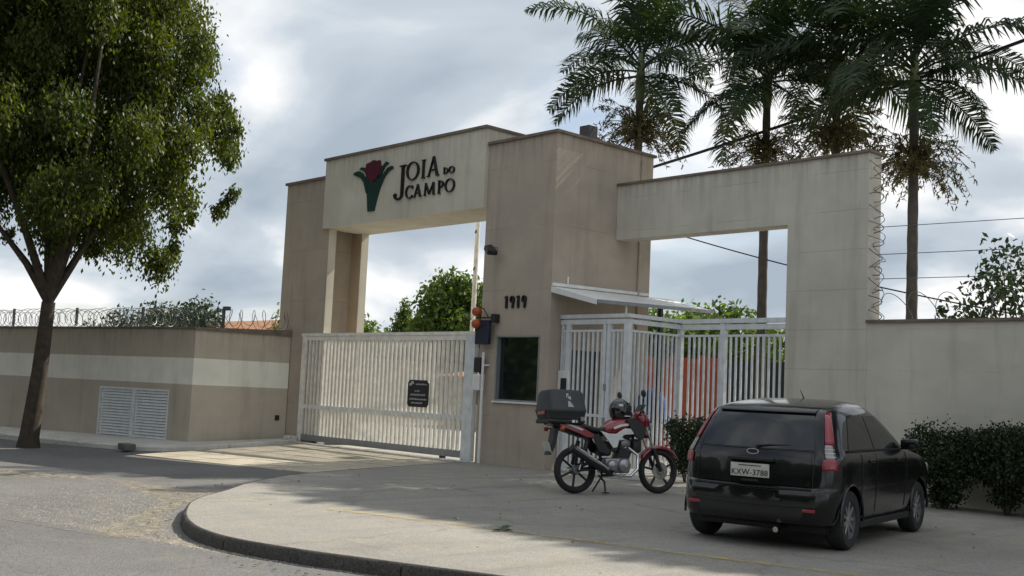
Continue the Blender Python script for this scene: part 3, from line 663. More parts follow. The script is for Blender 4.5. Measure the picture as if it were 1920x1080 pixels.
# ------------------------------------------------------------------ pedestrian enclosure
FN = thing('pedestrian_fence', 'white barred pedestrian enclosure stepping out beside the guard tower', 'fence', (1.65, .32, 0))
FY, FX, H = .32, 1.65, 2.88
def post(x, y, w=.06, z=2.80): MB().box(x-w/2, x+w/2, y-w/2, y+w/2, 0, z).build('post', 'fencepaint', FN)
for x, w in ((.05, .05), (.20, .08), (1.12, .07), (1.22, .07), (FX, .11)): post(x, FY, w, 2.70)
post(FX, YR+.06, .09); post(2.63, YR+.06, .10); 
def rail(x0, x1, y0, y1, z0, z1): MB().box(x0, x1, y0, y1, z0, z1).build('rail', 'fencepaint', FN)
rail(.01, FX+.08, FY-.06, FY+.06, 2.81, 2.88); rail(.012, FX+.055, FY-.045, FY+.045, 2.70, 2.785)
rail(FX-.05, FX+.07, FY+.065, YR+.0, 2.812, 2.878); rail(FX-.04, FX+.04, FY+.06, YR+.0, 2.702, 2.783)
rail(FX-.05, 3.948, YR+.005, YR+.11, 2.805, 2.885); rail(FX-.05, 3.947, YR+.02, YR+.10, 2.69, 2.783)
fb = MB().bbox(-.017, .017, -.017, .017, .12, 2.56, .003); f0 = None
def fbar(x, y):
    global f0
    if f0 is None: f0 = fb.build('bar', 'fencepaint', FN, world=False); f0.location = (x-FX, y-FY, 0)
    else: place('bar', f0.data, (x, y, 0), FN)
for i in range(7): fbar(.24+.115*(i+1), FY)
for x in (.105, .15, 1.32, 1.42, 1.52): fbar(x, FY)
for i in range(11): fbar(FX, FY+.06+.118*(i+1))
for i in range(7): fbar(FX+.09+.114*(i+1), YR+.06)
for i in range(10): fbar(2.67+.115*(i+1), YR+.06)
for x0, x1, y in ((.03, .16, FY), (.24, 1.085, FY), (1.255, 1.595, FY)): rail(x0, x1, y-.022, y+.022, 2.56, 2.60); rail(x0, x1, y-.02, y+.02, .08, .13)
rail(.241, 1.085, FY-.019, FY+.019, 1.02, 1.07)
rail(FX-.022, FX+.022, FY+.056, YR+.01, 2.56, 2.60); rail(FX-.02, FX+.02, FY+.056, YR+.01, .08, .13)
rail(FX+.046, 2.578, YR+.04, YR+.08, 2.56, 2.60); rail(2.682, 3.948, YR+.04, YR+.08, 2.56, 2.60); rail(FX+.046, 2.578, YR+.04, YR+.08, .08, .13); rail(2.682, 3.948, YR+.04, YR+.08, .08, .13)
for z in (.9, 1.5): MB().box(1.14, 1.20, FY-.05, FY-.03, z, z+.12).build('hinge', 'grey', FN)
struct(MB().box(.9, 2.3, FY-.35, FY-.10, -.004, .10).build('step', 'sidewalk', bevel=.015))
struct(MB().box(FX-.08, 3.945, YR-.05, YR+.16, -.004, .075).build('fence_plinth', 'sidewalk'))
# canopy over the pedestrian way: a thin sheet falling away from the tower
CN = thing('canopy', 'thin white lean-to canopy fixed to the side of the guard tower', 'canopy', (.5, 1.5, 3.1))
cy0, cy1 = .02, 3.45
mb = MB(); V = [(.004, cy0, 3.40), (1.15, cy0, 3.12), (1.15, cy1, 3.20), (.004, cy1, 3.46)]; V += [(x, y, z-.045) for x, y, z in V]
mb.add(V, [(0, 1, 2, 3), (4, 5, 6, 7), (0, 4, 5, 1), (1, 5, 6, 2), (2, 6, 7, 3), (3, 7, 4, 0)]); mb.build('roof_sheet', 'white', CN)
MB().add([(.004, cy0-.02, 3.47), (.03, cy0-.02, 3.47), (.03, 2.78, 3.52), (.004, 2.78, 3.52), (.004, cy0-.02, 3.41), (.03, cy0-.02, 3.41), (.03, 2.78, 3.46), (.004, 2.78, 3.46)], [(0, 1, 2, 3), (4, 5, 6, 7), (0, 4, 5, 1), (1, 5, 6, 2), (2, 6, 7, 3), (3, 7, 4, 0)]).build('flashing', 'white', CN)
MB().add([(.004, cy0-.012, 3.40), (1.16, cy0-.012, 3.12), (1.16, cy0-.012, 3.03), (.004, cy0-.012, 3.29), (.004, cy0-.032, 3.40), (1.16, cy0-.032, 3.12), (1.16, cy0-.032, 3.03), (.004, cy0-.032, 3.29)], [(0, 1, 2, 3), (4, 5, 6, 7), (0, 4, 5, 1), (1, 5, 6, 2), (2, 6, 7, 3), (3, 7, 4, 0)]).build('fascia', 'white', CN)
MB().add([(1.152, cy0, 3.125), (1.172, cy0, 3.125), (1.172, cy1, 3.205), (1.152, cy1, 3.205), (1.152, cy0, 3.06), (1.172, cy0, 3.06), (1.172, cy1, 3.14), (1.152, cy1, 3.14)], [(0, 1, 2, 3), (4, 5, 6, 7), (0, 4, 5, 1), (1, 5, 6, 2), (2, 6, 7, 3), (3, 7, 4, 0)]).build('gutter', 'grey', CN)
MB().box(1.06, 1.13, 1.84, 1.91, 0, 3.11).build('post', 'black', CN); MB().tube([(1.12, .85, 2.88), (1.12, .85, 3.09)], .02).build('strut', 'white', CN)

# ------------------------------------------------------------------ inside the compound
RWL = thing('red_fence', 'orange-red sheet fence standing behind the pedestrian bars', 'fence', (-3.3, 8.1, 0))
for i in range(8): MB().box(-4.6+i*.32, -4.6+i*.32+.30, 8.0+(i % 2)*.02, 8.06, -.1, 2.5-.03*(i % 3)).build('panel', 'redwall', RWL)
MB().box(-4.6, -2.05, 8.065, 8.11, 1.9, 2.0).build('rail', 'darkgrey', RWL)
DW = thing('dark_fence', 'dark sheet-metal fence beyond the red wall', 'fence', (0, 8.1, 0))
for i in range(14): MB().box(-2.04+i*.5, -2.04+i*.5+.485, 8.0+(i % 2)*.015, 8.05, -.1, 2.38+.02*(i % 3)).build('panel', 'darkwall', DW)
PH = thing('phone_hood', 'blue domed hood on a post behind the pedestrian bars', 'phone hood', (.46, 2.45, 0))
HX = .46
MB().tube([(HX, 2.45, 0), (HX, 2.45, .95)], .05, 10).build('post', 'grey', PH)
rings = []
for i in range(10):
    a = R(90*i/9); z = .92+.66*math.sin(a); rr_ = .37*math.cos(a)**.7 if i < 9 else .02
    rings.append([(HX+rr_*math.cos(R(-60+t*15))*.9, 2.45+rr_*math.sin(R(-60+t*15)), z) for t in range(25)])
hd = MB(); hd.loft(rings, closed=False, cap=False); ho = hd.build('hood', 'blue', PH, smooth=60); 
sm_ = ho.modifiers.new('thick', 'SOLIDIFY'); sm_.thickness = .03
MB().bbox(HX-.05, HX+.11, 2.32, 2.45, 1.05, 1.38, .02).build('telephone', 'navy', PH)
# pale house and low roofs seen through the gate
def house(x0, x1, y0, y1, h, rh, wall, roof, label, wins):
    t = thing('house', label, 'house', ((x0+x1)/2, (y0+y1)/2, 0))
    w = MB().box(x0, x1, y0, y1, -.1, h).build('wall', wall, t)
    ym = (y0+y1)/2
    V = [(x0-.4, y0-.5, h-.05), (x1+.4, y0-.5, h-.05), (x1+.4, ym, h+rh), (x0-.4, ym, h+rh), (x1+.4, y1+.5, h-.05), (x0-.4, y1+.5, h-.05)]
    MB().add(V, [(0, 1, 2, 3), (3, 2, 4, 5), (0, 3, 5), (1, 4, 2), (0, 5, 4, 1)]).build('roof', roof, t)
    for a, z, ww, hh in wins:
        f = MB().box(a, a+ww, y0-.04, y0-.004, z, z+hh).build('window', 'white', t)
        MB().box(a+.06, a+ww-.06, y0-.05, y0-.041, z+.06, z+hh-.06).build('pane', 'window_glass', f)
    return t
house(-30, -20.5, 11, 18, 2.5, 1.1, 'house', 'darkroof', 'pale house with a dark roof behind the sliding gate', ((-28, 1, 1.3, 1.1), (-24.5, 1, 1.3, 1.1), (-22.4, 0, .95, 2.1)))
house(-19, -9.5, 13.5, 20, 1.95, .45, 'house', 'roof', 'low cream house wall facing the gate across the inner road', ((-17.5, .8, 1.2, 1.0), (-14.5, 0, .95, 1.8), (-12.5, .8, 1.2, 1.0)))
house(-48, -38, 14, 22, 3.0, 1.75, 'house', 'roof', 'house with an orange clay roof beyond the street wall', ((-46, 1, 1.3, 1.1),))
# lamp mast behind the gate
o = MB().tube([(-5.66, 3.0, -.05), (-5.60, 3.0, 5.62)], [.062, .055], 10); PM = thing('lamp_mast', 'pale slender mast rising behind the gate under the sign beam', 'mast', (-5.63, 3, -.04)); o.build('mast', 'gatepaint', PM)
for z, s in ((4.3, 1), (3.1, -1), (5.2, 1)): MB().tube([(-5.62, 2.94, z), (-5.62+.1*s, 2.88, z+.04)], .02, 6).build('fitting', 'darkgrey', PM)
# overhead cables
def cable(name, label, a, b_, sag, r):
    a = Vector(a); b_ = Vector(b_); pts = [a.lerp(b_, i/24)-Vector((0, 0, sag*4*(i/24)*(1-i/24))) for i in range(25)]
    tag(MB().tube(pts, r, 6).build(name, 'cable', smooth=60), label, 'cable')
cable('overhead_cable', 'thick black overhead cable slanting up past the palms', (-9.0, 6, 6.30), (9.5, 6, 9.0), .25, .035)
cable('overhead_cable', 'thin black cable sagging across the pedestrian opening', (-6.0, 6, 6.7), (6, 6, 3.25), .25, .016)

# ------------------------------------------------------------------ vegetation
def leaf_cloud(clumps, per_m2, size, aspect, seed, droop=0., shell=.55, minz=None):
    rg = np.random.default_rng(seed); Vs = []
    for cx, cy, cz, r in clumps:
        n = max(30, int(per_m2*r*r*12)); d = rg.normal(size=(n, 3)); d /= np.linalg.norm(d, axis=1)[:, None]
        rad = r*(shell+(1-shell)*rg.random(n))**.8*(1+.18*rg.normal(size=n))
        p = np.array([cx, cy, cz])+d*rad[:, None]
        p[:, 2] -= droop*r*rg.random(n)**2
        a = rg.normal(size=(n, 3))*.7; a[:, 2] -= .5+droop; a /= np.linalg.norm(a, axis=1)[:, None]
        b = np.cross(a, rg.normal(size=(n, 3))); b /= np.linalg.norm(b, axis=1)[:, None]+1e-9
        s = size*rg.uniform(.65, 1.35, n)[:, None]
        mid = p+a*s*.5
        Vs.append(np.stack([p, mid+b*s*aspect*.5, p+a*s, mid-b*s*aspect*.5], 1).reshape(-1, 3))
    V = np.concatenate(Vs); F = np.arange(len(V)).reshape(-1, 4); return V, F
def limbs(mb, base, tips, r0, seed, split=.35):
    rr = random.Random(seed); base = Vector(base)
    top = sum((Vector(t) for t in tips), Vector())/len(tips); fork = base.lerp(top, split)+Vector((rr.uniform(-.15, .15), rr.uniform(-.15, .15), 0))
    mb.tube([base-Vector((0, 0, .2)), base.lerp(fork, .06), base.lerp(fork, .5)+Vector((rr.uniform(-.1, .1), rr.uniform(-.1, .1), 0)), fork], [r0*1.45, r0*1.1, r0*.9, r0*.75], 10)
    for t in tips:
        t = Vector(t); m1 = fork.lerp(t, .45)+Vector((rr.uniform(-.3, .3), rr.uniform(-.3, .3), rr.uniform(0, .4)))
        mb.tube([fork, fork.lerp(m1, .5)+Vector((0, 0, .1)), m1, t], [r0*.55, r0*.42, r0*.28, r0*.08], 6)
def tree(name, label, cat, base, clumps, mat, per, size, aspect=.5, r0=.15, seed=1, ntips=9, droop=.15, group=None, shell=.5):
    t = thing(name, label, cat, base, group=group); rr = random.Random(seed)
    mb = MB(); limbs(mb, base, [c[:3] for c in rr.sample(clumps, min(ntips, len(clumps)))], r0, seed); mb.build('trunk', 'bark', t, smooth=60)
    V, F = leaf_cloud(clumps, per, size, aspect, seed, droop, shell); np_mesh('crown', V, F, mat, t)
    return t
def blob(cx, cy, cz, rx, ry, rz, n, r, seed):
    rr = random.Random(seed); out = []
    while len(out) < n:
        a, b_, c = rr.uniform(-1, 1), rr.uniform(-1, 1), rr.uniform(-1, 1)
        if a*a+b_*b_+c*c < 1: out.append((cx+a*rx, cy+b_*ry, cz+c*rz, r*rr.uniform(.6, 1.2)))
    return out
LEFT_CROWN = [(-12.6, -7.7, 10.9, 0.5), (-10.1, -3.2, 6.3, 0.69), (-11.5, -3.6, 7.0, 0.72), (-11.6, -7.1, 7.9, 0.7), (-9.8, -1.6, 7.8, 0.19), (-9.9, -7.1, 10.8, 0.33), (-10.7, -5.3, 9.1, 0.7), (-10.3, -1.8, 7.9, 0.59), (-10.7, -7.1, 11.1, 0.22), (-14.3, -6.4, 7.8, 0.76), (-11.7, -3.3, 11.1, 0.75), (-11.8, -1.8, 6.2, 0.44), (-10.6, -2.6, 5.4, 0.28), (-13.2, -6.3, 5.4, 0.58), (-11.5, -4.9, 7.5, 0.71), (-10.6, -1.4, 8.3, 0.28), (-10.1, -1.9, 8.5, 0.34), (-10.2, -1.5, 6.1, 0.19), (-12.6, -6.4, 9.1, 0.73), (-10.8, -3.2, 7.9, 0.71), (-11.4, -6.2, 10.0, 0.71), (-9.3, -2.0, 6.9, 0.24), (-10.2, -3.5, 11.8, 0.57), (-11.2, -4.3, 4.6, 0.23), (-9.9, -5.6, 5.5, 0.66), (-11.8, -5.7, 10.5, 0.73), (-11.8, -7.7, 5.3, 0.21), (-11.9, -6.0, 4.8, 0.19), (-11.9, -6.6, 5.8, 0.7), (-10.9, -7.6, 10.9, 0.34), (-9.8, -4.2, 5.5, 0.67), (-10.7, -6.4, 11.3, 0.29), (-10.7, -1.4, 5.9, 0.19), (-10.9, -6.4, 10.7, 0.7), (-11.0, -4.2, 8.8, 0.71), (-11.8, -6.2, 6.6, 0.7), (-11.9, -7.8, 6.7, 0.19), (-10.7, -8.3, 10.7, 0.31), (-12.5, -7.1, 6.3, 0.71), (-11.4, -5.2, 9.9, 0.72), (-12.2, -3.1, 5.4, 0.73), (-12.0, -6.3, 8.2, 0.71), (-11.5, -8.4, 10.8, 0.19), (-10.0, -7.2, 10.2, 0.67), (-11.6, -6.7, 9.8, 0.71), (-10.6, -3.2, 8.6, 0.71), (-10.0, -4.9, 11.4, 0.48), (-9.1, -5.5, 9.8, 0.66), (-10.2, -2.8, 9.2, 0.71), (-11.0, -6.0, 11.6, 0.19), (-13.4, -7.1, 9.3, 0.75), (-9.8, -4.3, 11.8, 0.19), (-10.4, -5.7, 7.5, 0.68), (-13.5, -5.6, 9.1, 0.76), (-11.7, -7.4, 5.1, 0.47), (-9.4, -6.4, 10.2, 0.67), (-10.1, -4.0, 12.0, 0.24), (-11.1, -4.8, 5.1, 0.45), (-13.0, -3.8, 8.4, 0.76), (-9.1, -3.1, 9.5, 0.46), (-10.9, -1.2, 7.6, 0.41), (-9.2, -6.3, 10.6, 0.6), (-9.4, -4.5, 10.7, 0.69), (-10.7, -5.0, 11.0, 0.71), (-11.8, -2.9, 10.5, 0.75), (-9.2, -3.3, 7.1, 0.67), (-10.8, -5.6, 11.6, 0.28), (-10.1, -1.4, 6.3, 0.19), (-10.4, -2.7, 4.8, 0.2), (-9.9, -4.5, 11.8, 0.19), (-11.6, -2.5, 4.6, 0.5), (-10.0, -3.0, 12.3, 0.2), (-12.4, -2.2, 7.4, 0.75), (-10.2, -2.4, 5.6, 0.19), (-11.9, -6.5, 4.8, 0.19), (-12.9, -7.7, 7.5, 0.19), (-11.0, -4.8, 6.1, 0.69), (-10.0, -6.8, 7.1, 0.66), (-9.0, -3.0, 11.0, 0.19), (-11.0, -6.6, 11.5, 0.19), (-12.0, -5.7, 6.3, 0.71), (-9.6, -4.5, 9.2, 0.68), (-10.7, -5.9, 8.6, 0.69), (-11.0, -7.8, 7.4, 0.62), (-10.6, -7.9, 9.1, 0.68), (-10.0, -3.9, 8.8, 0.69), (-11.0, -2.5, 10.7, 0.7), (-11.8, -2.1, 4.8, 0.24), (-11.0, -7.7, 11.0, 0.26), (-10.3, -1.7, 5.8, 0.19), (-12.0, -4.2, 10.4, 0.74), (-11.8, -5.4, 9.6, 0.72), (-10.4, -5.7, 5.1, 0.6), (-10.7, -2.2, 9.7, 0.49), (-10.8, -4.9, 6.6, 0.69)]
LEFT_CROWN = [(a+.16, b_+.17, c-.25, d) for a, b_, c, d in LEFT_CROWN]
LEFT_CROWN += [(a+random.Random(i).uniform(.4, 1.6), b_-random.Random(i+500).uniform(.4, 1.5), c+random.Random(i+900).uniform(-.3, .3), d*.9) for i, (a, b_, c, d) in enumerate(LEFT_CROWN) if d > .55]
tree('street_tree', 'big leafy tree hanging over the banded street wall', 'tree', (-11.2, -5.2, -.25), LEFT_CROWN, 'leaf_left', 330, .12, .42, .2, 11, 9, .95, shell=.2)
tree('street_tree', 'unseen leafy tree added farther along the sidewalk to darken the banded wall', 'tree', (-15.5, -10.5, -.3), blob(-15.5, -10.3, 6.5, 3.6, 3.2, 3.2, 60, .9, 91), 'leaf_left', 60, .24, .45, .2, 92)  # out-of-view crown, added to keep sky light off the banded wall
# trees behind the gate and behind the pedestrian fence
tree('garden_tree', 'bright green bushy tree right of the opening under the sign beam', 'tree', (-31.5, 25, 0), blob(-31.2, 25, 5.2, 3.2, 2.2, 2.0, 26, 1.0, 4)+blob(-30, 25.4, 3.4, 3.6, 2, 1.4, 14, .9, 5), 'leaf_mid', 60, .30, .5, .16, 21)
tree('garden_tree', 'pale slim pointed tree over the middle of the sliding gate', 'tree', (-37.6, 25.4, 0), [(-37.4+math.sin(k*2.1)*.6*(1-k/9), 25.4, 3.4+k*.38, 1.25*(1-k/9.5)) for k in range(9)]+blob(-35, 25.6, 4.2, 1.6, 1, .9, 8, .8, 15), 'leaf_mid', 60, .26, .45, .1, 22)
tree('garden_tree', 'small airy tree beside the dark roof left of the pointed tree', 'tree', (-38.0, 22, 0), blob(-38.0, 22, 4.7, 1.7, 1.0, .8, 10, .6, 14), 'leaf_mid', 28, .2, .4, .08, 27)
tree('garden_tree', 'leafy tree filling the gap above the red wall', 'tree', (-9.2, 14.5, 0), blob(-9.0, 14.5, 3.3, 2.6, 1.4, 1.0, 24, .65, 6), 'leaf_mid', 80, .20, .5, .14, 23)
tree('garden_tree', 'leafy tree with a tall shoot above the dark sheet-metal fence', 'tree', (-5.2, 13.5, 0), blob(-5.4, 13.5, 3.1, 2.2, 1.3, .9, 20, .6, 7)+[(-5.6, 13.5, 4.2, .28)], 'leaf_mid', 80, .20, .5, .12, 24)
tree('garden_tree', 'thin twiggy tree over the low cream wall', 'tree', (6.2, 6.5, 0), blob(6.0, 6.5, 3.6, 1.6, 1.2, 1.0, 14, .45, 8), 'leaf_dark', 60, .14, .5, .08, 25)
for k, (x, y, z, w, s) in enumerate(((-17, 1.5, 3.25, 3.4, 31), (-12.4, 3.5, 3.4, 1.6, 32), (-24, 3, 3.4, 3.5, 33))):
    tree('bush', ('dark spreading bush behind the banded wall under the street tree', 'wispy grey-green bush behind the razor wire', 'wide dark bush behind the far end of the banded wall')[k], 'bush', (x, y, 0), blob(x, y, z-.55, w, 1.1, .75, 22, .5, s), ('leaf_dark', 'leaf_mid', 'leaf_dark')[k], 70, .16, .45, .08, s)
# tall dense shade trees behind the low wall, beyond the right of the view
for k, (x0, s) in enumerate(((8.4, 41), (14.0, 42), (19.6, 43))):
    rr = random.Random(s); cl = []
    for i in range(60):
        x = x0+rr.uniform(-2.9, 2.9); y = rr.uniform(8.2, 10.6); top = .98*(y+6.75)-.75; z = top-rr.random()**1.4*5.0
        cl.append((x, y, z, rr.uniform(.6, .95)))
    for i in range(12): cl.append((x0-2.8+i*.51, 9.6, .98*(9.6+6.75)-.75, .7))
    tree('shade_tree', ('tall dense shade tree behind the low cream wall, first beyond the palms', 'second tall dense shade tree behind the low cream wall', 'third tall dense shade tree behind the low cream wall')[k], 'tree', (x0+1.5, 9.4, 0), cl, 'leaf_dark', 55, .30, .55, .3, s, group='shade trees')
# trees across the street, behind the viewer (they show in glass and paint)
ORD = ('first', 'second', 'third', 'fourth', 'fifth', 'sixth', 'seventh', 'eighth', 'ninth', 'tenth')
for k in range(10):
    x = -58+k*9.5; rr = random.Random(50+k); y = -33-rr.uniform(0, 4)+k*.8
    tree('roadside_tree', ORD[k]+' dark leafy tree in the row across the street, counted along from the banded-wall end', 'tree', (x, y, -.15), blob(x, y, 6.2, 5.2, 3, 5.4, 46, 1.7, 60+k), 'leaf_mid' if k < 4 else 'leaf_dark', 14, .55, .6, .25, 70+k, group='trees across the street')
# clipped ball shrub, and the hedge by the low wall
def shrub(label, cx, cy, cz, r, stem, seed, name='ball_shrub'):
    t = thing(name, label, 'shrub', (cx, cy, 0)); mb = MB()
    for i in range(5): a = i*1.26; mb.tube([(cx+.03*math.cos(a), cy+.03*math.sin(a), 0), (cx+.1*math.cos(a), cy+.1*math.sin(a), stem*.7), (cx+.22*math.cos(a)*r/.35, cy+.22*math.sin(a)*r/.35, cz)], .014, 5)
    mb.build('stem', 'bark', t)
    rg = np.random.default_rng(seed); V, F = leaf_cloud([(cx, cy, cz, r*.88)]+[(cx+math.cos(q*1.1+seed)*r*.62, cy+math.sin(q*1.1+seed)*r*.62, cz+r*.5*math.sin(q*2.3+seed), r*rg.uniform(.3, .5)) for q in range(9)], 1300, .05, .6, seed, .1, .72)
    V2, F2 = leaf_cloud([(cx+rg.normal()*.1, cy+rg.normal()*.1, cz-r*.9-rg.random()*.15, .16) for _ in range(6)], 900, .05, .6, seed+1, .2, .3)
    V = np.concatenate([V, V2]); F = np.concatenate([F, F2+F.max()+1]); np_mesh('foliage', V, F, 'leaf_shrub', t)
shrub('dark clipped ball shrub between the motorcycle and the car', 2.72, .72, .80, .38, .5, 81)
for k, x in enumerate((7.1, 8.0, 9.0, 10.1, 11.3, 12.5)):
    shrub(('first', 'second', 'third', 'fourth', 'fifth', 'sixth')[k]+' rounded hedge shrub from the portal along the low cream wall', x, 1.15, .75+.08*(k % 2), .5, .4, 82+k, 'hedge_shrub')

# palms
def frond_mesh(name, L, e0, droop, seed, wid=.80, twist=0):
    rr = random.Random(seed); n = 16; pts = [Vector((0, 0, 0))]; el = []
    for i in range(n):
        s = (i+.5)/n; a = R(e0-droop*s**1.35); el.append(a); pts.append(pts[-1]+Vector((math.cos(a), 0, math.sin(a)))*L/n)
    mb = MB(); mb.tube(pts, [.030-.025*i/n for i in range(n+1)], 5)
    def at(s): i = min(int(s*n), n-1); t = s*n-i; return pts[i].lerp(pts[i+1], t), el[i]
    k = 62
    for i in range(k):
        s = .14+.86*i/(k-1); p, a = at(min(s, .999)); T = Vector((math.cos(a), 0, math.sin(a))); Up = Vector((-math.sin(a), 0, math.cos(a)))
        ln = wid*(math.sin(math.pi*min(1, (s*.86+.14))**.8)**.6*.85+.15)*rr.uniform(.85, 1.1)
        for sd in (-1, 1):
            side = Vector((0, sd, 0)); d = (side*1.0+T*rr.uniform(.3, .85)+Up*rr.uniform(-.15, .45)).normalized(); w = T*.024
            q1 = p+d*ln*.5; d2 = (d+Vector((0, 0, -1))*rr.uniform(.5, 1.3)).normalized(); q2 = q1+d2*ln*.5
            mb.add([p-w*.6, p+w*.6, q1+w, q1-w, q2+w*.12, q2-w*.12], [(0, 1, 2, 3), (3, 2, 4, 5)])
    o = mb.build(name, 'frond', smooth=70); me = o.data; bpy.data.objects.remove(o); return me
FR = [frond_mesh('frond', 3.0, 80, 50, 1), frond_mesh('frond', 3.1, 60, 74, 2), frond_mesh('frond', 3.0, 40, 78, 3), frond_mesh('frond', 2.8, 20, 76, 4), frond_mesh('frond', 2.6, -4, 58, 5)]
def flower_mesh(seed, r):
    rr = random.Random(seed); mb = MB()
    for i in range(75):
        a = rr.uniform(0, 6.28); e = rr.uniform(-.45, .9); d = Vector((math.cos(a)*math.cos(e), math.sin(a)*math.cos(e), math.sin(e))); p = Vector((0, 0, -.15)); q = p+d*r*rr.uniform(.45, .8); e_ = q+d*r*.3+Vector((0, 0, -r*rr.uniform(.1, .5)))
        mb.tube([p, p.lerp(q, .6)+Vector((0, 0, .06)), q, e_], [.010, .007, .005, .003], 3, cap=False)
        for j in range(20):
            t = rr.uniform(.35, 1); b_ = q.lerp(e_, rr.random()) if t > .6 else p.lerp(q, t); v = Vector((rr.gauss(0, 1), rr.gauss(0, 1), rr.gauss(0, 1)-.6)).normalized()*rr.uniform(.05, .12); w = v.orthogonal().normalized()*.014
            mb.add([b_-w, b_+w, b_+v+w*.4, b_+v-w*.4], [(0, 1, 2, 3)])
    o = mb.build('flower_cluster', 'dryfrond'); me = o.data; bpy.data.objects.remove(o); return me
FLW = [flower_mesh(1, 1.15), flower_mesh(2, .95)]
def palm(label, x, y, zc, zf, seed, nf=17, sc=1.0, lean=0.0, rt_=.095):
    t = thing('palm_tree', label, 'palm tree', (x, y, 0), group='palms behind the gatehouse'); rr = random.Random(seed)
    k = 26; pts = [(x+lean*(i/k)**2, y, -.1+(zc-.9)*i/k) for i in range(k+1)]
    mb = MB(); mb.tube(pts, [rt_*(1.35-.45*i/k)*(1.05 if i % 2 else .97) for i in range(k+1)], 10); mb.build('trunk', 'trunk', t, smooth=80)
    tx = x+lean
    MB().tube([(tx, y, zc-1.0), (tx, y, zc-.75), (tx, y, zc-.3), (tx, y, zc+.1)], [rt_*.95, rt_*1.25, rt_*1.0, rt_*.7], 10).build('crownshaft', 'shaft', t, smooth=60)
    for i in range(nf):
        lv = min(4, int(i/nf*5+.2)); a = i*2.399+rr.uniform(-.4, .4); s = sc*rr.uniform(.8, 1.15)
        place('frond', FR[lv], (tx, y, zc-.02-.10*lv), t, (rr.uniform(-.45, .45), rr.uniform(-.22, .22), a), (s, s*rr.uniform(.85, 1.15), s))
    for j, dz in enumerate((0, -.25)):
        place('flower_cluster', FLW[j], (tx, y, zf+dz), t, (0, 0, rr.uniform(0, 6)))
    return t
palm('palm rising straight behind the guard tower with a wiry flower bunch', -1.45, 4.0, 9.0, 7.55, 1, 20, .93)
palm('palm whose dark trunk shows through the pedestrian opening', .55, 6, 8.95, 7.2, 2, 22, 1.05)
palm('palm behind the middle of the cream portal wall', 2.3, 6, 9.2, 7.3, 3, 21, 1.0)
palm('palm behind the right end of the portal wall with low hanging fronds', 4.35, 5.4, 8.2, 6.4, 4, 22, 1.05)

# ------------------------------------------------------------------ black hatchback (local: x forward from the rear bumper, y left, z up)
def local_thing(name, label, cat, loc, rz, tilt=0, sc=1.0):
    o = bpy.data.objects.new(name, None); COL.objects.link(o); o.location = loc; o.rotation_mode = 'XYZ'; o.rotation_euler = (tilt, 0, rz); o.scale = (sc,)*3
    return tag(o, label, cat)
def interp(tab, z):
    for a, b_ in zip(tab, tab[1:]):
        if a[0] <= z <= b_[0]:
            t = (z-a[0])/(b_[0]-a[0]); return [p+(q-p)*t for p, q in zip(a, b_)]
    return list(tab[0] if z < tab[0][0] else tab[-1])
# z, rear x, front x, half width, corner radius x, corner radius y, bow
CARLV = [(.235, .16, 3.74, .74, .25, .20, .06), (.265, .06, 3.82, .785, .30, .22, .07), (.33, .01, 3.89, .815, .34, .26, .08), (.50, .0, 3.92, .832, .36, .28, .09), (.585, .012, 3.92, .838, .36, .28, .09), (.61, .035, 3.91, .84, .35, .27, .09),
         (.625, .075, 3.90, .842, .33, .25, .085), (.72, .09, 3.86, .846, .32, .24, .08), (.84, .115, 3.74, .843, .31, .23, .08), (.90, .13, 3.52, .836, .30, .22, .08), (.945, .145, 3.22, .822, .30, .22, .08), (.975, .16, 2.98, .806, .30, .21, .08),
         (1.02, .185, 2.90, .790, .30, .20, .08), (1.15, .265, 2.66, .750, .31, .19, .08), (1.27, .345, 2.42, .708, .32, .18, .08), (1.35, .42, 2.24, .675, .33, .17, .08), (1.385, .47, 2.15, .655, .34, .17, .085), (1.42, .60, 2.05, .625, .36, .19, .09), (1.45, .77, 1.97, .585, .38, .22, .09), (1.475, .98, 1.88, .52, .38, .24, .08), (1.495, 1.2, 1.78, .38, .25, .2, .06), (1.502, 1.38, 1.68, .2, .12, .1, .04)]
def car_outline(z):
    _, xr, xf, w, rx, ry, bow = interp(CARLV, z)
    half = []
    for i in range(7): t = i/6; half.append((xr+bow*t*t, t*(w-ry)))
    for i in range(1, 9): a = R(90*i/8); half.append((xr+bow+rx*(1-math.cos(a))*1.0 if False else xr+bow+rx*(1-math.cos(a)), (w-ry)+ry*math.sin(a)))
    xa = xr+bow+rx; rf = min(.32, (xf-xa)*.25); xb = xf-.12-rf
    for i in range(1, 15): t = i/14; half.append((xa+(xb-xa)*t, w*(1-.012*(2*t-1)**2+.012)))
    for i in range(1, 8): a = R(90*i/7); half.append((xb+rf*math.sin(a), (w-.30*w)+.30*w*math.cos(a)))
    for i in range(1, 6): t = i/5; half.append((xb+rf+.12*(1-(1-t)**2), .70*w*(1-t)))
    return half
def rear_x(z, y):
    _, xr, xf, w, rx, ry, bow = interp(CARLV, z); y = abs(y)
    if y <= w-ry: return xr+bow*(y/(w-ry))**2
    a = math.asin(min(1, (y-(w-ry))/ry)); return xr+bow+rx*(1-math.cos(a))
